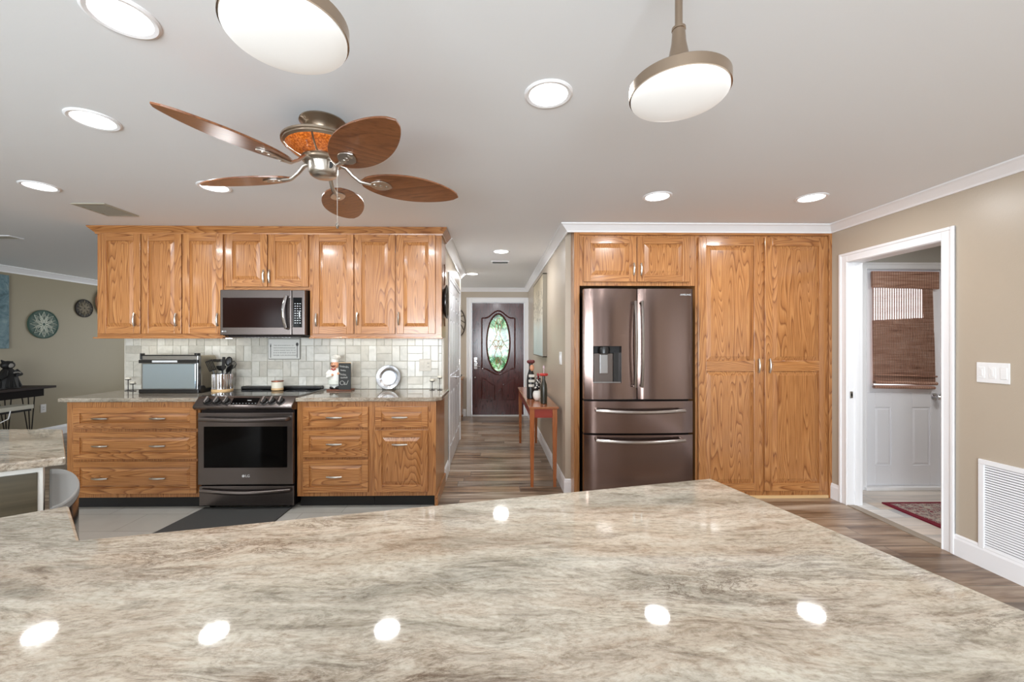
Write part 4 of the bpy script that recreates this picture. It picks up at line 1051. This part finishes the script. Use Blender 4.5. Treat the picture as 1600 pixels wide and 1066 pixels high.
# chef figurine with chalkboard
SKIN = plain('figurine_skin', srgb(222, 160, 124), .4); CH = plain('chef_white', srgb(236, 234, 226), .4); HAIR = plain('figurine_hair', srgb(60, 40, 30), .6); WOODB = plain('figurine_base', srgb(110, 62, 38), .5)
cf = on('chef_figurine', -1.44, 3.93, CTZ, 'small chef figurine in white hat and coat holding a black chalkboard on the counter', 'figurine')
x, y = -1.485, 3.93
b = B(); b.box(x-.065, x+.165, y-.045, y+.055, CTZ, CTZ+.016, bev=.004); b.build('base', WOODB, cf)
b = B(); b.ball((x-.02, y-.01, CTZ+.03), .027, .036, .016); b.ball((x+.035, y-.015, CTZ+.03), .027, .036, .016); b.build('shoe', BLACKS, cf)
b = B(); b.lathe([(.0, .028), (.05, .028), (.05, .085), (.045, .09)], (x, y, CTZ), 24, sy=.75); b.build('trousers', plain('figurine_trousers', srgb(196, 200, 196), .5), cf)
b = B(); b.lathe([(.052, .075), (.060, .10), (.062, .135), (.056, .175), (.042, .20), (.026, .213), (0, .216)], (x, y, CTZ), 28, sy=.78); b.tube([(x-.045, y, CTZ+.19), (x-.066, y-.015, CTZ+.155), (x-.05, y-.05, CTZ+.135), (x-.005, y-.06, CTZ+.15)], [.018, .02, .017, .013], 12); b.tube([(x+.045, y, CTZ+.19), (x+.055, y-.03, CTZ+.17), (x+.05, y-.055, CTZ+.165)], [.018, .018, .013], 12); b.build('coat', CH, cf)
b = B(); b.lathe([(.0575, .060), (.062, .064), (.0625, .10), (.055, .105)], (x, y-.004, CTZ), 24, sy=.8, cap=False); b.build('apron', plain('apron_cloth', srgb(214, 218, 208), .6), cf)
hd = B(); hd.ball((x, y-.008, CTZ+.243), .036, .034, .038); hd.ball((x-.003, y-.044, CTZ+.243), .010, .010, .010, 12); hd.ball((x-.036, y-.004, CTZ+.243), .006, .006, .010, 10); hd.ball((x-.022, y-.034, CTZ+.232), .010, .008, .008, 10); hd.ball((x+.018, y-.034, CTZ+.232), .010, .008, .008, 10)
hd.ball((x-.004, y-.062, CTZ+.152), .012, .011, .012, 12); hd.ball((x+.052, y-.062, CTZ+.166), .012, .011, .012, 12); hd.lathe([(.02, .205), (.018, .22)], (x, y-.004, CTZ), 14)
hdo = hd.build('head_and_hands', SKIN, cf)
b = B(); b.tube([(x-.026, y-.040, CTZ+.237), (x-.012, y-.046, CTZ+.232), (x-.002, y-.047, CTZ+.235), (x+.010, y-.045, CTZ+.232), (x+.022, y-.038, CTZ+.238)], [.002, .0055, .0045, .0055, .002], 8); b.ball((x-.012, y-.0405, CTZ+.253), .003, .002, .004, 8); b.ball((x+.011, y-.0405, CTZ+.253), .003, .002, .004, 8)
b.ball((x-.034, y+.004, CTZ+.25), .010, .02, .018, 12); b.build('moustache_and_hair', HAIR, cf)
b = B(); b.ball((x-.003, y-.042, CTZ+.226), .010, .004, .005, 10); b.tube([(x-.02, y-.036, CTZ+.207), (x, y-.046, CTZ+.196), (x+.02, y-.036, CTZ+.207)], [.008, .006, .008], 8); b.build('neckerchief', plain('figurine_red', srgb(176, 64, 46), .5), cf)
b = B(); b.lathe([(.034, .268), (.036, .29), (.034, .302)], (x-.004, y, CTZ), 24); 
for i in range(8): a = 2*pi*i/8; b.ball((x+.004+.026*cos(a), y+.024*sin(a), CTZ+.312), .022, .022, .019, 12)
b.ball((x+.004, y, CTZ+.318), .03, .03, .02, 14); b.build('hat', CH, cf)
b = B(); b.box(x+.052, x+.163, y-.055, y-.043, CTZ+.016, CTZ+.262, 0, bev=.002); b.box(x+.05, x+.165, y-.052, y-.046, CTZ+.255, CTZ+.266, 1); bd = b.build('chalkboard', [plain('slate', srgb(34, 36, 34), .6), LIGHTWOOD], cf)
b = B(); yb_ = y-.0562; ch = plain('chalk', srgb(220, 220, 214), .8)
def scrib(x0_, z0_, w_, h_, k, slope=-.1):
    pts = []
    for i in range(k*4+1):
        u = i/(k*4); pts.append((x0_+w_*u+.004*sin(i*1.57*1.0), yb_, z0_+h_*.5*(sin(i*1.57)+.35*sin(i*2.3))+slope*w_*u))
    b.tube(pts, .0012, 5)
scrib(x+.062, CTZ+.232, .085, .016, 6); scrib(x+.07, CTZ+.196, .05, .012, 4); scrib(x+.064, CTZ+.158, .06, .016, 4); scrib(x+.07, CTZ+.125, .065, .014, 5, .05)
b.tube([(x+.085+.018*cos(a), yb_, CTZ+.078+.018*sin(a)) for a in [2*pi*i/16 for i in range(17)]], .0015, 5); b.tube([(x+.108, yb_, CTZ+.06), (x+.112, yb_, CTZ+.085)], .0015, 5); b.tube([(x+.125, yb_, CTZ+.06), (x+.142, yb_, CTZ+.10)], .0015, 5); b.tube([(x+.11, yb_, CTZ+.062), (x+.122, yb_, CTZ+.068)], .0015, 5)
b.build('chalk_writing', ch, bd)

# plate on a stand
pl = on('decorative_plate', -1.0, 3.99, CTZ, 'round pewter plate with a rimmed edge leaning against the backsplash', 'plate')
Mpl = Matrix.Translation((-1.005, 4.005, CTZ+.118)) @ Matrix.Rotation(RAD(-12), 4, 'X')
b = B(Mpl); b.lathe([(0, .012), (.068, .012), (.074, .008), (.084, -.004), (.088, -.006), (.108, -.010), (.115, -.012), (.118, -.008), (.115, -.005), (.086, .0), (.076, .014), (.066, .018), (0, .018)], (0, 0, 0), 48, axis='y', cap=False)
for i in range(40): a = 2*pi*i/40; b.ball((.113*cos(a), -.012, .113*sin(a)), .0045, .004, .0045, 6)
b.build('dish', plain('pewter', srgb(190, 192, 196), .25, 1), pl)
b = B(); b.tube([(-1.05, 3.955, CTZ+.02), (-1.05, 3.96, CTZ+.004), (-1.05, 4.045, CTZ+.004), (-1.0, 4.05, CTZ+.12), (-.95, 4.045, CTZ+.004), (-.95, 3.96, CTZ+.004), (-.95, 3.955, CTZ+.02)], .0025, 6); b.build('wire_stand', BLACKS, pl)

# four little metal candlesticks
def stick(x, y, h, label):
    t = on('candlestick', x, y, CTZ, label, 'candle holder', 'little candlesticks')
    b = B(); b.lathe([(0, 0), (.026, 0), (.026, .003), (.006, .006), (.0035, .012), (.0035, h-.02), (.006, h-.016), (.022, h-.012), (.024, h-.006), (0, h-.006)], (x, y, CTZ), 20, cap=False); b.build('stem', plain('dark_iron', srgb(58, 56, 56), .45, .6), t)
    b = B(); b.lathe([(0, h-.006), (.02, h-.006), (.021, h+.006), (.016, h+.011), (0, h+.012)], (x, y, CTZ), 20, cap=False); b.build('candle', plain('wax', srgb(226, 220, 204), .5), t)
stick(-.58, 3.95, .095, 'short iron candlestick at the right end of the counter, near the outlet')
stick(-.508, 3.95, .125, 'taller iron candlestick at the right end of the counter by the hallway')
stick(-3.415, 3.95, .115, 'taller iron candlestick at the left end of the counter beside the toaster oven')
stick(-3.345, 3.92, .078, 'short iron candlestick squeezed against the left side of the toaster oven')

# sign under the microwave
sg = on('wall_sign', -2.015, 4.05, 1.2, 'small white kitchen sign with a spoon and fork hung under the microwave', 'sign')
b = B(); b.box(-2.17, -1.862, 4.043, 4.055, 1.203, 1.405, 1, bev=.006); b.box(-2.163, -1.869, 4.041, 4.046, 1.21, 1.40, 0, bev=.004); b.build('panel', [plain('sign_white', srgb(214, 213, 208), .5), plain('sign_edge', srgb(150, 148, 142), .5)], sg)
b = B(); yb_ = 4.0405
for r, (w0, w1) in enumerate(((.0, .19), (.0, .2), (.0, .2), (.0, .21), (.0, .21))):
    z = 1.335-r*.0235; x_ = -2.115
    rr = random.Random(r)
    while x_ < -2.115+w1:
        w_ = rr.uniform(.008, .02); b.tube([(x_, yb_, z), (x_+w_*.25, yb_, z+.007), (x_+w_*.5, yb_, z-.002), (x_+w_*.75, yb_, z+.006), (x_+w_, yb_, z)], .0012, 5); x_ += w_+rr.choice([.003, .003, .009])
b.build('lettering', plain('sign_ink', srgb(96, 92, 88), .6), sg)
b = B(); b.tube([(-1.89, yb_, 1.22), (-1.89, yb_, 1.34)], .003, 6); b.ball((-1.89, yb_, 1.348), .012, .002, .018, 12); b.tube([(-2.143, yb_, 1.22), (-2.143, yb_, 1.34)], .003, 6)
for s in (-1, 0, 1): b.tube([(-2.143+s*.004, yb_, 1.325), (-2.143+s*.006, yb_, 1.355)], .0012, 5)
b.build('cutlery_motif', plain('sign_black', srgb(50, 48, 46), .5), sg)

def plate_switch(name, M, w, h, gangs, label, cat, mat=WHITEPL):
    t = thing(name, M.translation, label, cat)
    b = B(M); b.box(-w/2, w/2, -.006, 0, -h/2, h/2, bev=.003); o = b.build('cover_plate', mat, t)
    for i, g_ in enumerate(gangs):
        xx = -w/2+w*(i+.5)/len(gangs)
        b = B(M); b.box(xx-.0165, xx+.0165, -.0085, -.005, -.034, .034, bev=.002)
        if g_ == 'd': b.box(xx-.006, xx+.006, -.0105, -.008, -.02, .02, 0, bev=.001)
        if g_ == 'o':
            for s in (-1, 1): b.box(xx-.007, xx-.004, -.0092, -.008, s*.017-.005, s*.017+.005, 1); b.box(xx+.004, xx+.007, -.0092, -.008, s*.017-.005, s*.017+.005, 1)
        b.build('rocker' if g_ != 'o' else 'socket', [mat, BLACK], t)
    return t
plate_switch('outlet', Matrix.Translation((-.662, KY-.013, 1.147)), .118, .118, ['d', 'o'], 'pale switch and outlet plate on the backsplash near the hallway', 'outlet', plain('almond_plate', srgb(206, 200, 188), .4))
plate_switch('light_switch', Mr @ Matrix.Translation((-2.42, 0, 1.181)), .165, .122, ['d', 'd', 'r'], 'white three-gang light switch plate on the right wall beside the doorway', 'light switch')
Mh = Matrix.Translation((HX, 0, 0)) @ Matrix.Rotation(RAD(-90), 4, 'Z')
plate_switch('light_switch', Mh @ Matrix.Translation((-4.0, 0, 1.215)), .12, .122, ['d', 'd'], 'white light switch plate on the right hallway wall near the refrigerator', 'light switch')
Mliv = Matrix.Translation((LX, 0, 0)) @ Matrix.Rotation(RAD(90), 4, 'Z')
plate_switch('outlet', Mliv @ Matrix.Translation((6.12, 0, .42)), .075, .118, ['o'], 'pale outlet low on the living room wall behind the desk legs', 'outlet')

# return air grille on the right wall
gv = thing('return_air_grille', (RX, 2.05, .36), 'white return air grille low on the right wall', 'vent')
b = B(Mr); x0_, x1_, z0_, z1_ = -2.49, -1.62, .085, .655
ncol = 4; fw = .03
b.box(x0_, x1_, -.012, 0, z0_, z0_+fw, bev=.003); b.box(x0_, x1_, -.012, 0, z1_-fw, z1_, bev=.003); b.box(x0_, x0_+fw, -.012, 0, z0_+fw, z1_-fw, bev=.003); b.box(x1_-fw, x1_, -.012, 0, z0_+fw, z1_-fw, bev=.003)
cw = (x1_-x0_-2*fw+.012)/ncol
for i in range(1, ncol): xx = x0_+fw+i*cw-.012; b.box(xx, xx+.012, -.009, 0, z0_+fw, z1_-fw, bev=.002)
b.build('frame', TRIM, gv)
b = B(Mr)
for i in range(34):
    z = z0_+fw+(z1_-z0_-2*fw)*(i+.5)/34
    b.add([(x0_+fw, -.008, z-.005), (x1_-fw, -.008, z-.005), (x1_-fw, -.001, z+.004), (x0_+fw, -.001, z+.004)], [(0, 1, 2, 3)])
b.build('louver', TRIM, gv)
b = B(Mr); b.box(x0_+fw, x1_-fw, -.0008, 0, z0_+fw, z1_-fw); b.build('backing', plain('grille_dark', srgb(96, 98, 102), .9), gv)

# oval platter and metal scroll hung on the cabinet end by the hallway
pt = thing('hanging_tray', (-.465, 3.9, 1.75), 'dark oval tray hung on the right end of the wall cabinets', 'tray')
b = B(); b.lathe([(0, .012), (.075, .012), (.098, .03), (.105, .034), (.105, .028), (.08, .004), (0, .002)], (-.465, 3.89, 1.745), 36, axis='x', sx=1.25, sy=1.5, cap=False); b.build('tray', plain('dark_pewter', srgb(64, 62, 62), .2, .8), pt)
b = B(); b.tube([(-.457, 3.89, 1.90), (-.455, 3.88, 1.93), (-.455, 3.90, 1.96), (-.455, 3.88, 1.99), (-.455, 3.89, 2.03), (-.455, 3.905, 2.06), (-.455, 3.875, 2.09)], .005, 8); b.tube([(-.457, 3.89, 1.59), (-.455, 3.88, 1.55), (-.455, 3.90, 1.52)], .005, 8); b.build('hanger', plain('bronze', srgb(120, 84, 60), .4, .8), pt)

# ------------------------------------------------------------------ hallway console table and what stands on it
tb = thing('console_table', (.5, 4.6, 0), 'narrow cherry wood console table along the right hallway wall', 'table')
tx0, tx1, ty0, ty1, tz = .335, .615, 3.90, 5.70, .76
b = B(); b.box(tx0, tx1, ty0, ty1, tz-.022, tz, bev=.004); b.build('tabletop', TABLEWOOD, tb)
for lx in (tx0+.03, tx1-.035):
    for ly in (ty0+.035, ty1-.035):
        b = B(); w1, w2 = .022, .014
        vs = [(lx+s*w2, ly+t_*w2, 0) for s, t_ in ((-1, -1), (1, -1), (1, 1), (-1, 1))]+[(lx+s*w1, ly+t_*w1, .60) for s, t_ in ((-1, -1), (1, -1), (1, 1), (-1, 1))]+[(lx+s*w1, ly+t_*w1, tz-.022) for s, t_ in ((-1, -1), (1, -1), (1, 1), (-1, 1))]
        fs = [(0, 3, 2, 1), (8, 9, 10, 11)]+[(k*4+i, k*4+(i+1) % 4, k*4+4+(i+1) % 4, k*4+4+i) for k in range(2) for i in range(4)]
        b.add(vs, fs); b.build('leg', TABLELEG, tb)
b = B(); b.box(tx0+.05, tx1-.055, ty0+.02, ty0+.036, tz-.105, tz-.022); b.box(tx0+.05, tx1-.055, ty1-.036, ty1-.02, tz-.105, tz-.022); b.box(tx0+.015, tx0+.03, ty0+.055, ty1-.055, tz-.105, tz-.022); b.box(tx1-.03, tx1-.015, ty0+.055, ty1-.055, tz-.105, tz-.022); b.build('apron', TABLERED, tb)
def bottle(x, y, H_, col, label, decor):
    t = thing('decorated_bottle', (x, y, tz), label, 'bottle', 'decorated bottles on the console table')
    s = H_/.36
    b = B(); b.lathe([(0, 0), (.034*s, 0), (.040*s, .006*s), (.041*s, .18*s), (.036*s, .225*s), (.022*s, .27*s), (.017*s, .29*s), (.017*s, .335*s), (.02*s, .338*s), (.02*s, .35*s), (0, .352*s)], (x, y, tz), 28, cap=False); b.build('glass', col, t)
    return t, s
t, s = bottle(.50, 4.12, .30, plain('olive_black_glass', srgb(46, 44, 34), .25), 'dark olive bottle with a frilly red collar, nearest on the console table', 0)
b = B(); 
for i in range(9): a = 2*pi*i/9; b.ball((.50+.028*cos(a), 4.12+.028*sin(a), tz+.288), .016, .016, .014, 10)
b.build('red_flower_cap', plain('bottle_red', srgb(176, 40, 30), .5), t)
b = B(); b.tube([(.50, 4.12, tz+.293), (.50, 4.12, tz+.345)], .004, 8); b.ball((.50, 4.12, tz+.36), .011, .011, .018, 12); b.build('stopper', plain('pink_glass', srgb(206, 182, 190), .2), t)
t, s = bottle(.405, 4.5, .40, BLACKS, 'tallest black bottle painted as a chef, standing behind the olive bottle', 0)
b = B(); b.ball((.415, 4.475, tz+.335), .024, .024, .036, 14); b.ball((.40, 4.455, tz+.325), .006, .006, .008, 8); b.build('face', SKIN, t)
b = B()
for i in range(7): a = 2*pi*i/7; b.ball((.405+.024*cos(a), 4.5+.024*sin(a), tz+.40), .021, .021, .02, 10)
b.build('hat', plain('maroon_felt', srgb(96, 30, 30), .6), t)
b = B()
for z, w_ in ((.235, .045), (.18, .047), (.13, .047)): b.box(.405-w_*.6, .405+w_*.8, 4.5-.048, 4.5-.035, tz+z, tz+z+.028, bev=.004)
b.build('painted_label', plain('label_white', srgb(220, 216, 206), .5), t)
# little black and white rooster figure
rt = thing('rooster_figurine', (.47, 4.32, tz), 'black and white speckled rooster figurine between the two bottles', 'figurine')
m_, nt_, bs_ = new_mat('speckled'); vo_ = N(nt_, 'ShaderNodeTexVoronoi'); nt_.links.new(N(nt_, 'ShaderNodeTexCoord').outputs['Object'], vo_.inputs['Vector']); vo_.inputs['Scale'].default_value = 45
nt_.links.new(ramp(nt_, vo_.outputs['Distance'], [(0, srgb(225, 222, 215)), (.36, srgb(24, 24, 26))], 'CONSTANT'), bs_.inputs['Base Color'])
b = B(); b.ball((.45, 4.32, tz+.15), .04, .05, .055); b.tube([(.455, 4.31, tz+.17), (.465, 4.29, tz+.23), (.46, 4.28, tz+.25)], [.035, .025, .02], 12); b.build('body', m_, rt)
b = B(); b.ball((.455, 4.32, tz+.062), .045, .055, .062); b.build('base', WHITE, rt)
b = B()
for i in range(4): b.ball((.46, 4.262+.013*i, tz+.272+.006*(i % 2)), .011, .010, .014, 10)
b.ball((.46, 4.255, tz+.24), .006, .008, .012, 8); b.build('comb', plain('rooster_red', srgb(150, 34, 36), .5), rt)

# hall picture
def artmat():
    m, nt, bs = new_mat('tree_painting')
    pos = N(nt, 'ShaderNodeNewGeometry').outputs['Position']
    sx = N(nt, 'ShaderNodeSeparateXYZ'); nt.links.new(pos, sx.inputs[0])
    n = noise(nt, pos, 7, 5, .65, .6)
    zz = math_(nt, 'ADD', sx.outputs[2], math_(nt, 'MULTIPLY', math_(nt, 'SUBTRACT', n, .5), .3))
    c = ramp(nt, math_(nt, 'SUBTRACT', zz, 1.2), [(.0, srgb(176, 190, 188)), (.35, srgb(198, 206, 200)), (.5, srgb(206, 200, 184)), (.8, srgb(196, 184, 160)), (1, srgb(176, 162, 134))])
    n2 = noise(nt, pos, 16, 5, .7)
    br = ramp(nt, n2, [(.52, (0, 0, 0, 1)), (.6, (1, 1, 1, 1))])
    top = ramp(nt, math_(nt, 'SUBTRACT', sx.outputs[2], 1.6), [(.0, (0, 0, 0, 1)), (.1, (1, 1, 1, 1)), (.4, (1, 1, 1, 1)), (.5, (0, 0, 0, 1))])
    c = mix(nt, math_(nt, 'MULTIPLY', math_(nt, 'MULTIPLY', br, top), .8), c, srgb(84, 72, 58))
    nt.links.new(c, bs.inputs['Base Color']); bs.inputs['Roughness'].default_value = .5
    return m
pa = thing('wall_painting', (HX, 5.6, 1.7), 'large pale canvas painting of a bare tree on the right hallway wall', 'painting')
b = B(); b.box(HX-.05, HX-.002, 5.04, 6.2, 1.2, 2.2, 0, bev=.003); b.build('canvas', artmat(), pa)
b = B(); b.box(HX-.052, HX-.001, 5.03, 5.042, 1.19, 2.21); b.box(HX-.052, HX-.001, 6.198, 6.21, 1.19, 2.21); b.box(HX-.052, HX-.001, 5.03, 6.21, 1.188, 1.20); b.box(HX-.052, HX-.001, 5.03, 6.21, 2.20, 2.212); b.build('frame', plain('grey_wood_frame', srgb(120, 112, 98), .6), pa)

# foyer round metal wall art, cabinet and bowl
ra = thing('round_wall_art', (-.68, EY-.01, 1.74), 'dark round metal medallion on the foyer wall left of the front door', 'wall art')
b = B(); BR = plain('dark_bronze', srgb(74, 62, 52), .5, .5)
b.tube([(-.70+.175*cos(a), EY-.012, 1.74+.28*sin(a)) for a in [2*pi*i/36 for i in range(36)]], .010, 8, closed=True); b.build('ring', BR, ra)
b = B()
for i in range(12): a = 2*pi*i/12; b.tube([(-.70+.02*cos(a), EY-.012, 1.74+.02*sin(a)), (-.70+.10*cos(a+.3), EY-.012, 1.74+.16*sin(a+.3)), (-.70+.172*cos(a), EY-.012, 1.74+.275*sin(a))], .008, 6)
b.build('scrollwork', BR, ra)
fcab = thing('foyer_cabinet', (-.85, 7.5, 0), 'small oak cabinet against the foyer wall left of the front door', 'cabinet')
b = B(); b.box(-1.2, -.56, 7.30, EY-.03, .08, .72); b.build('body', OAKZ, fcab)
b = B(); b.box(-1.22, -.54, 7.27, EY-.03, .72, .745, bev=.004); b.build('top', OAKX, fcab)
for i, x_ in enumerate((-1.18, -.58)):
    for y_ in (7.33, EY-.06): B().box(x_-.018, x_+.018, y_-.018, y_+.018, 0, .08).build('leg', OAKZ, fcab)
b = B(); leaf(b, -1.17, -.89, .11, .70, 7.282, .018, [(-1.12, -.94)], [(.16, .65)], 0, 0, 0, slope=.02); leaf(b, -.87, -.59, .11, .70, 7.282, .018, [(-.82, -.64)], [(.16, .65)], 0, 0, 0, slope=.02); b.build('door', OAKZ, fcab)
tag(B().lathe([(0, 0), (.03, 0), (.055, .03), (.06, .06), (.055, .06), (.05, .034), (0, .012)], (-.62, 7.42, .745), 24, cap=False).build('bowl', BLACKS), 'small black bowl on top of the foyer cabinet', 'bowl')

# ------------------------------------------------------------------ living room corner at the far left
def medallion(y, z, R, base, line, petals, label):
    t = thing('wall_medallion', (LX+.01, y, z), label, 'wall art', 'round medallions on the living room wall')
    b = B(); b.lathe([(0, .002), (R, .002), (R, .018), (R*.95, .022), (R*.93, .014), (0, .014)], (LX, y, z), 48, axis='x', cap=False); b.build('disc', base, t)
    b = B(); X_ = LX+.018
    def c_(pts, r_=.0055): b.tube([(X_, y+R*p_, z+R*q_) for p_, q_ in pts], r_, 6)
    for i in range(petals):
        a = 2*pi*i/petals; h = pi/petals
        P2 = lambda r_, t_: (r_*cos(t_), r_*sin(t_))
        c_([P2(.12, a), P2(.5, a-h*.85), P2(.88, a), P2(.5, a+h*.85), P2(.12, a)]); c_([P2(.2, a), P2(.45, a-h*.45), P2(.68, a), P2(.45, a+h*.45), P2(.2, a)], .004)
        c_([P2(.5, a-h*.85), P2(.84, a-h), P2(.5, a-h*1.15)], .004)
    c_([(.12*cos(q_), .12*sin(q_)) for q_ in [2*pi*i/16 for i in range(17)]])
    b.build('filigree', line, t)
medallion(6.115, 1.633, .205, plain('green_disc', srgb(66, 92, 82), .5), plain('cream_line', srgb(206, 210, 196), .5), 8, 'large green and white star medallion on the living room wall')
medallion(6.71, 1.914, .142, plain('brown_disc', srgb(44, 38, 32), .5), plain('tan_line', srgb(140, 130, 110), .5), 8, 'small dark brown medallion on the living room wall near the cabinets')
rp_ = thing('wall_basket', (LX+.01, 7.1, 2.04), 'round brown woven disc half hidden behind the left end of the wall cabinets', 'wall art')
b = B(); b.lathe([(0, .01), (.18, .012), (.24, .035), (.25, .035), (.25, .025), (.19, .002), (0, .0)], (LX, 7.13, 2.04), 40, axis='x', cap=False)
for k in range(6): b.tube([(LX+.016+.003*k, 7.13+.035*(k+1)*cos(a), 2.04+.035*(k+1)*sin(a)) for a in [2*pi*i/30 for i in range(30)]], .006, 5, closed=True)
b.build('weave', plain('rattan_brown', srgb(150, 98, 62), .6), rp_)
def teal():
    m, nt, bs = new_mat('teal_painting')
    v = coords(nt, (1, 3, 3), rnd=False); n = noise(nt, v, 2.2, 6, .65, 1.5)
    nt.links.new(ramp(nt, n, [(.3, srgb(50, 74, 82)), (.45, srgb(86, 118, 128)), (.6, srgb(120, 146, 152)), (.75, srgb(150, 168, 168))]), bs.inputs['Base Color']); return m
b = B(); b.box(LX+.002, LX+.045, 4.75, 5.66, 1.29, 2.265, 0, bev=.003); tag(b.build('wall_canvas', teal()), 'teal canvas painting cut by the left edge of the picture', 'painting')
dk = thing('writing_desk', (-6.2, 5.1, 0), 'dark walnut desk with black hairpin legs against the living room wall', 'desk')
b = B(); b.box(-6.46, -5.98, 4.3, 5.80, .755, .785, bev=.003); b.build('desktop', WALNUT, dk)
b = B(); b.box(-6.44, -6.0, 4.35, 5.66, .66, .755); b.build('drawer_case', plain('near_black_wood', srgb(16, 11, 10), .6, spec=.15), dk)
for lx, ly in ((-6.08, 5.55), (-6.38, 5.55), (-6.08, 4.45), (-6.38, 4.45)):
    b = B(); s_ = -1 if ly > 5 else 1
    for o_ in ((0, .07), (.05, -.05), (-.03, -.05)): b.tube([(lx+o_[0], ly+o_[1], .66), (lx, ly+.02, .01)], .006, 6)
    b.ball((lx, ly+.02, .008), .011, .011, .008, 8); b.build('leg', BLACKS, dk)
kb = thing('keyboard_shelf', (-5.85, 4.9, 0), 'long white-topped low shelf standing before the walnut desk', 'shelf')
b = B(); b.box(-5.95, -5.72, 4.2, 5.28, .55, .60, bev=.004); b.build('top', plain('shelf_white', srgb(196, 192, 178), .5), kb)
b = B(); b.box(-5.94, -5.73, 4.22, 5.26, .525, .55); b.box(-5.93, -5.75, 4.25, 4.95, .0, .525); b.build('frame', BLACK, kb)
b = B(); b.tube([(-5.71, 5.02, .56), (-5.69, 4.98, .47), (-5.69, 4.85, .42), (-5.69, 4.72, .43), (-5.69, 4.66, .38), (-5.695, 4.62, .30)], .006, 6)
tag(b.build('white_cable', WHITEPL), 'white cable drooping from the white-topped shelf by the desk', 'cord')
orb = thing('white_orb', (-6.2, 4.95, .785), 'white round ornament on the desk beside the black figure', 'ornament', 'white orbs on the desk')
b = B(); b.ball((0, 0, .068), .078, .078, .068); b.build('orb', WHITE, orb, local=True)
orb.location = (-6.12, 5.07, .785)
o = copy_tree(orb); o.location = (-6.12, 4.78, .785); o['label'] = 'white round ornament on the desk cut by the left edge of the picture'
# black robed figure
bf = thing('robed_figurine', (-6.22, 5.45, .785), 'black hooded figurine with a pale face standing on the walnut desk', 'figurine')
b = B(); bx, by, bz = -6.2, 5.42, .785
b.lathe([(0, 0), (.132, 0), (.122, .05), (.11, .12), (.092, .18), (.07, .225), (.045, .255), (.03, .27), (0, .27)], (bx, by, bz), 28, cap=False, sx=.75, sy=.95)
b.tube([(bx+.03, by-.055, bz+.225), (bx+.06, by-.095, bz+.17), (bx+.06, by-.145, bz+.125)], [.03, .035, .022], 10); b.tube([(bx+.03, by+.055, bz+.225), (bx+.07, by+.075, bz+.17), (bx+.09, by+.03, bz+.165)], [.03, .03, .018], 10)
for i in range(10): a = 2*pi*i/10; b.tube([(bx+.05*cos(a), by+.062*sin(a), bz+.2), (bx+.098*cos(a), by+.122*sin(a), bz+.012)], [.012, .02], 8)
b.build('robe', BLACK, bf)
b = B(); b.ball((bx, by, bz+.295), .055, .072, .055); b.tube([(bx, by-.035, bz+.325), (bx, by-.072, bz+.362)], [.026, .006], 8); b.tube([(bx, by+.04, bz+.325), (bx, by+.055, bz+.34)], [.02, .008], 8); b.build('hood', BLACK, bf)
b = B(); b.ball((bx+.045, by-.005, bz+.29), .022, .028, .03, 12); b.tube([(bx+.10, by-.02, bz+.2), (bx+.11, by+.02, bz+.205), (bx+.105, by+.05, bz+.195)], .009, 8); b.build('face', plain('bone', srgb(150, 146, 140), .5), bf)
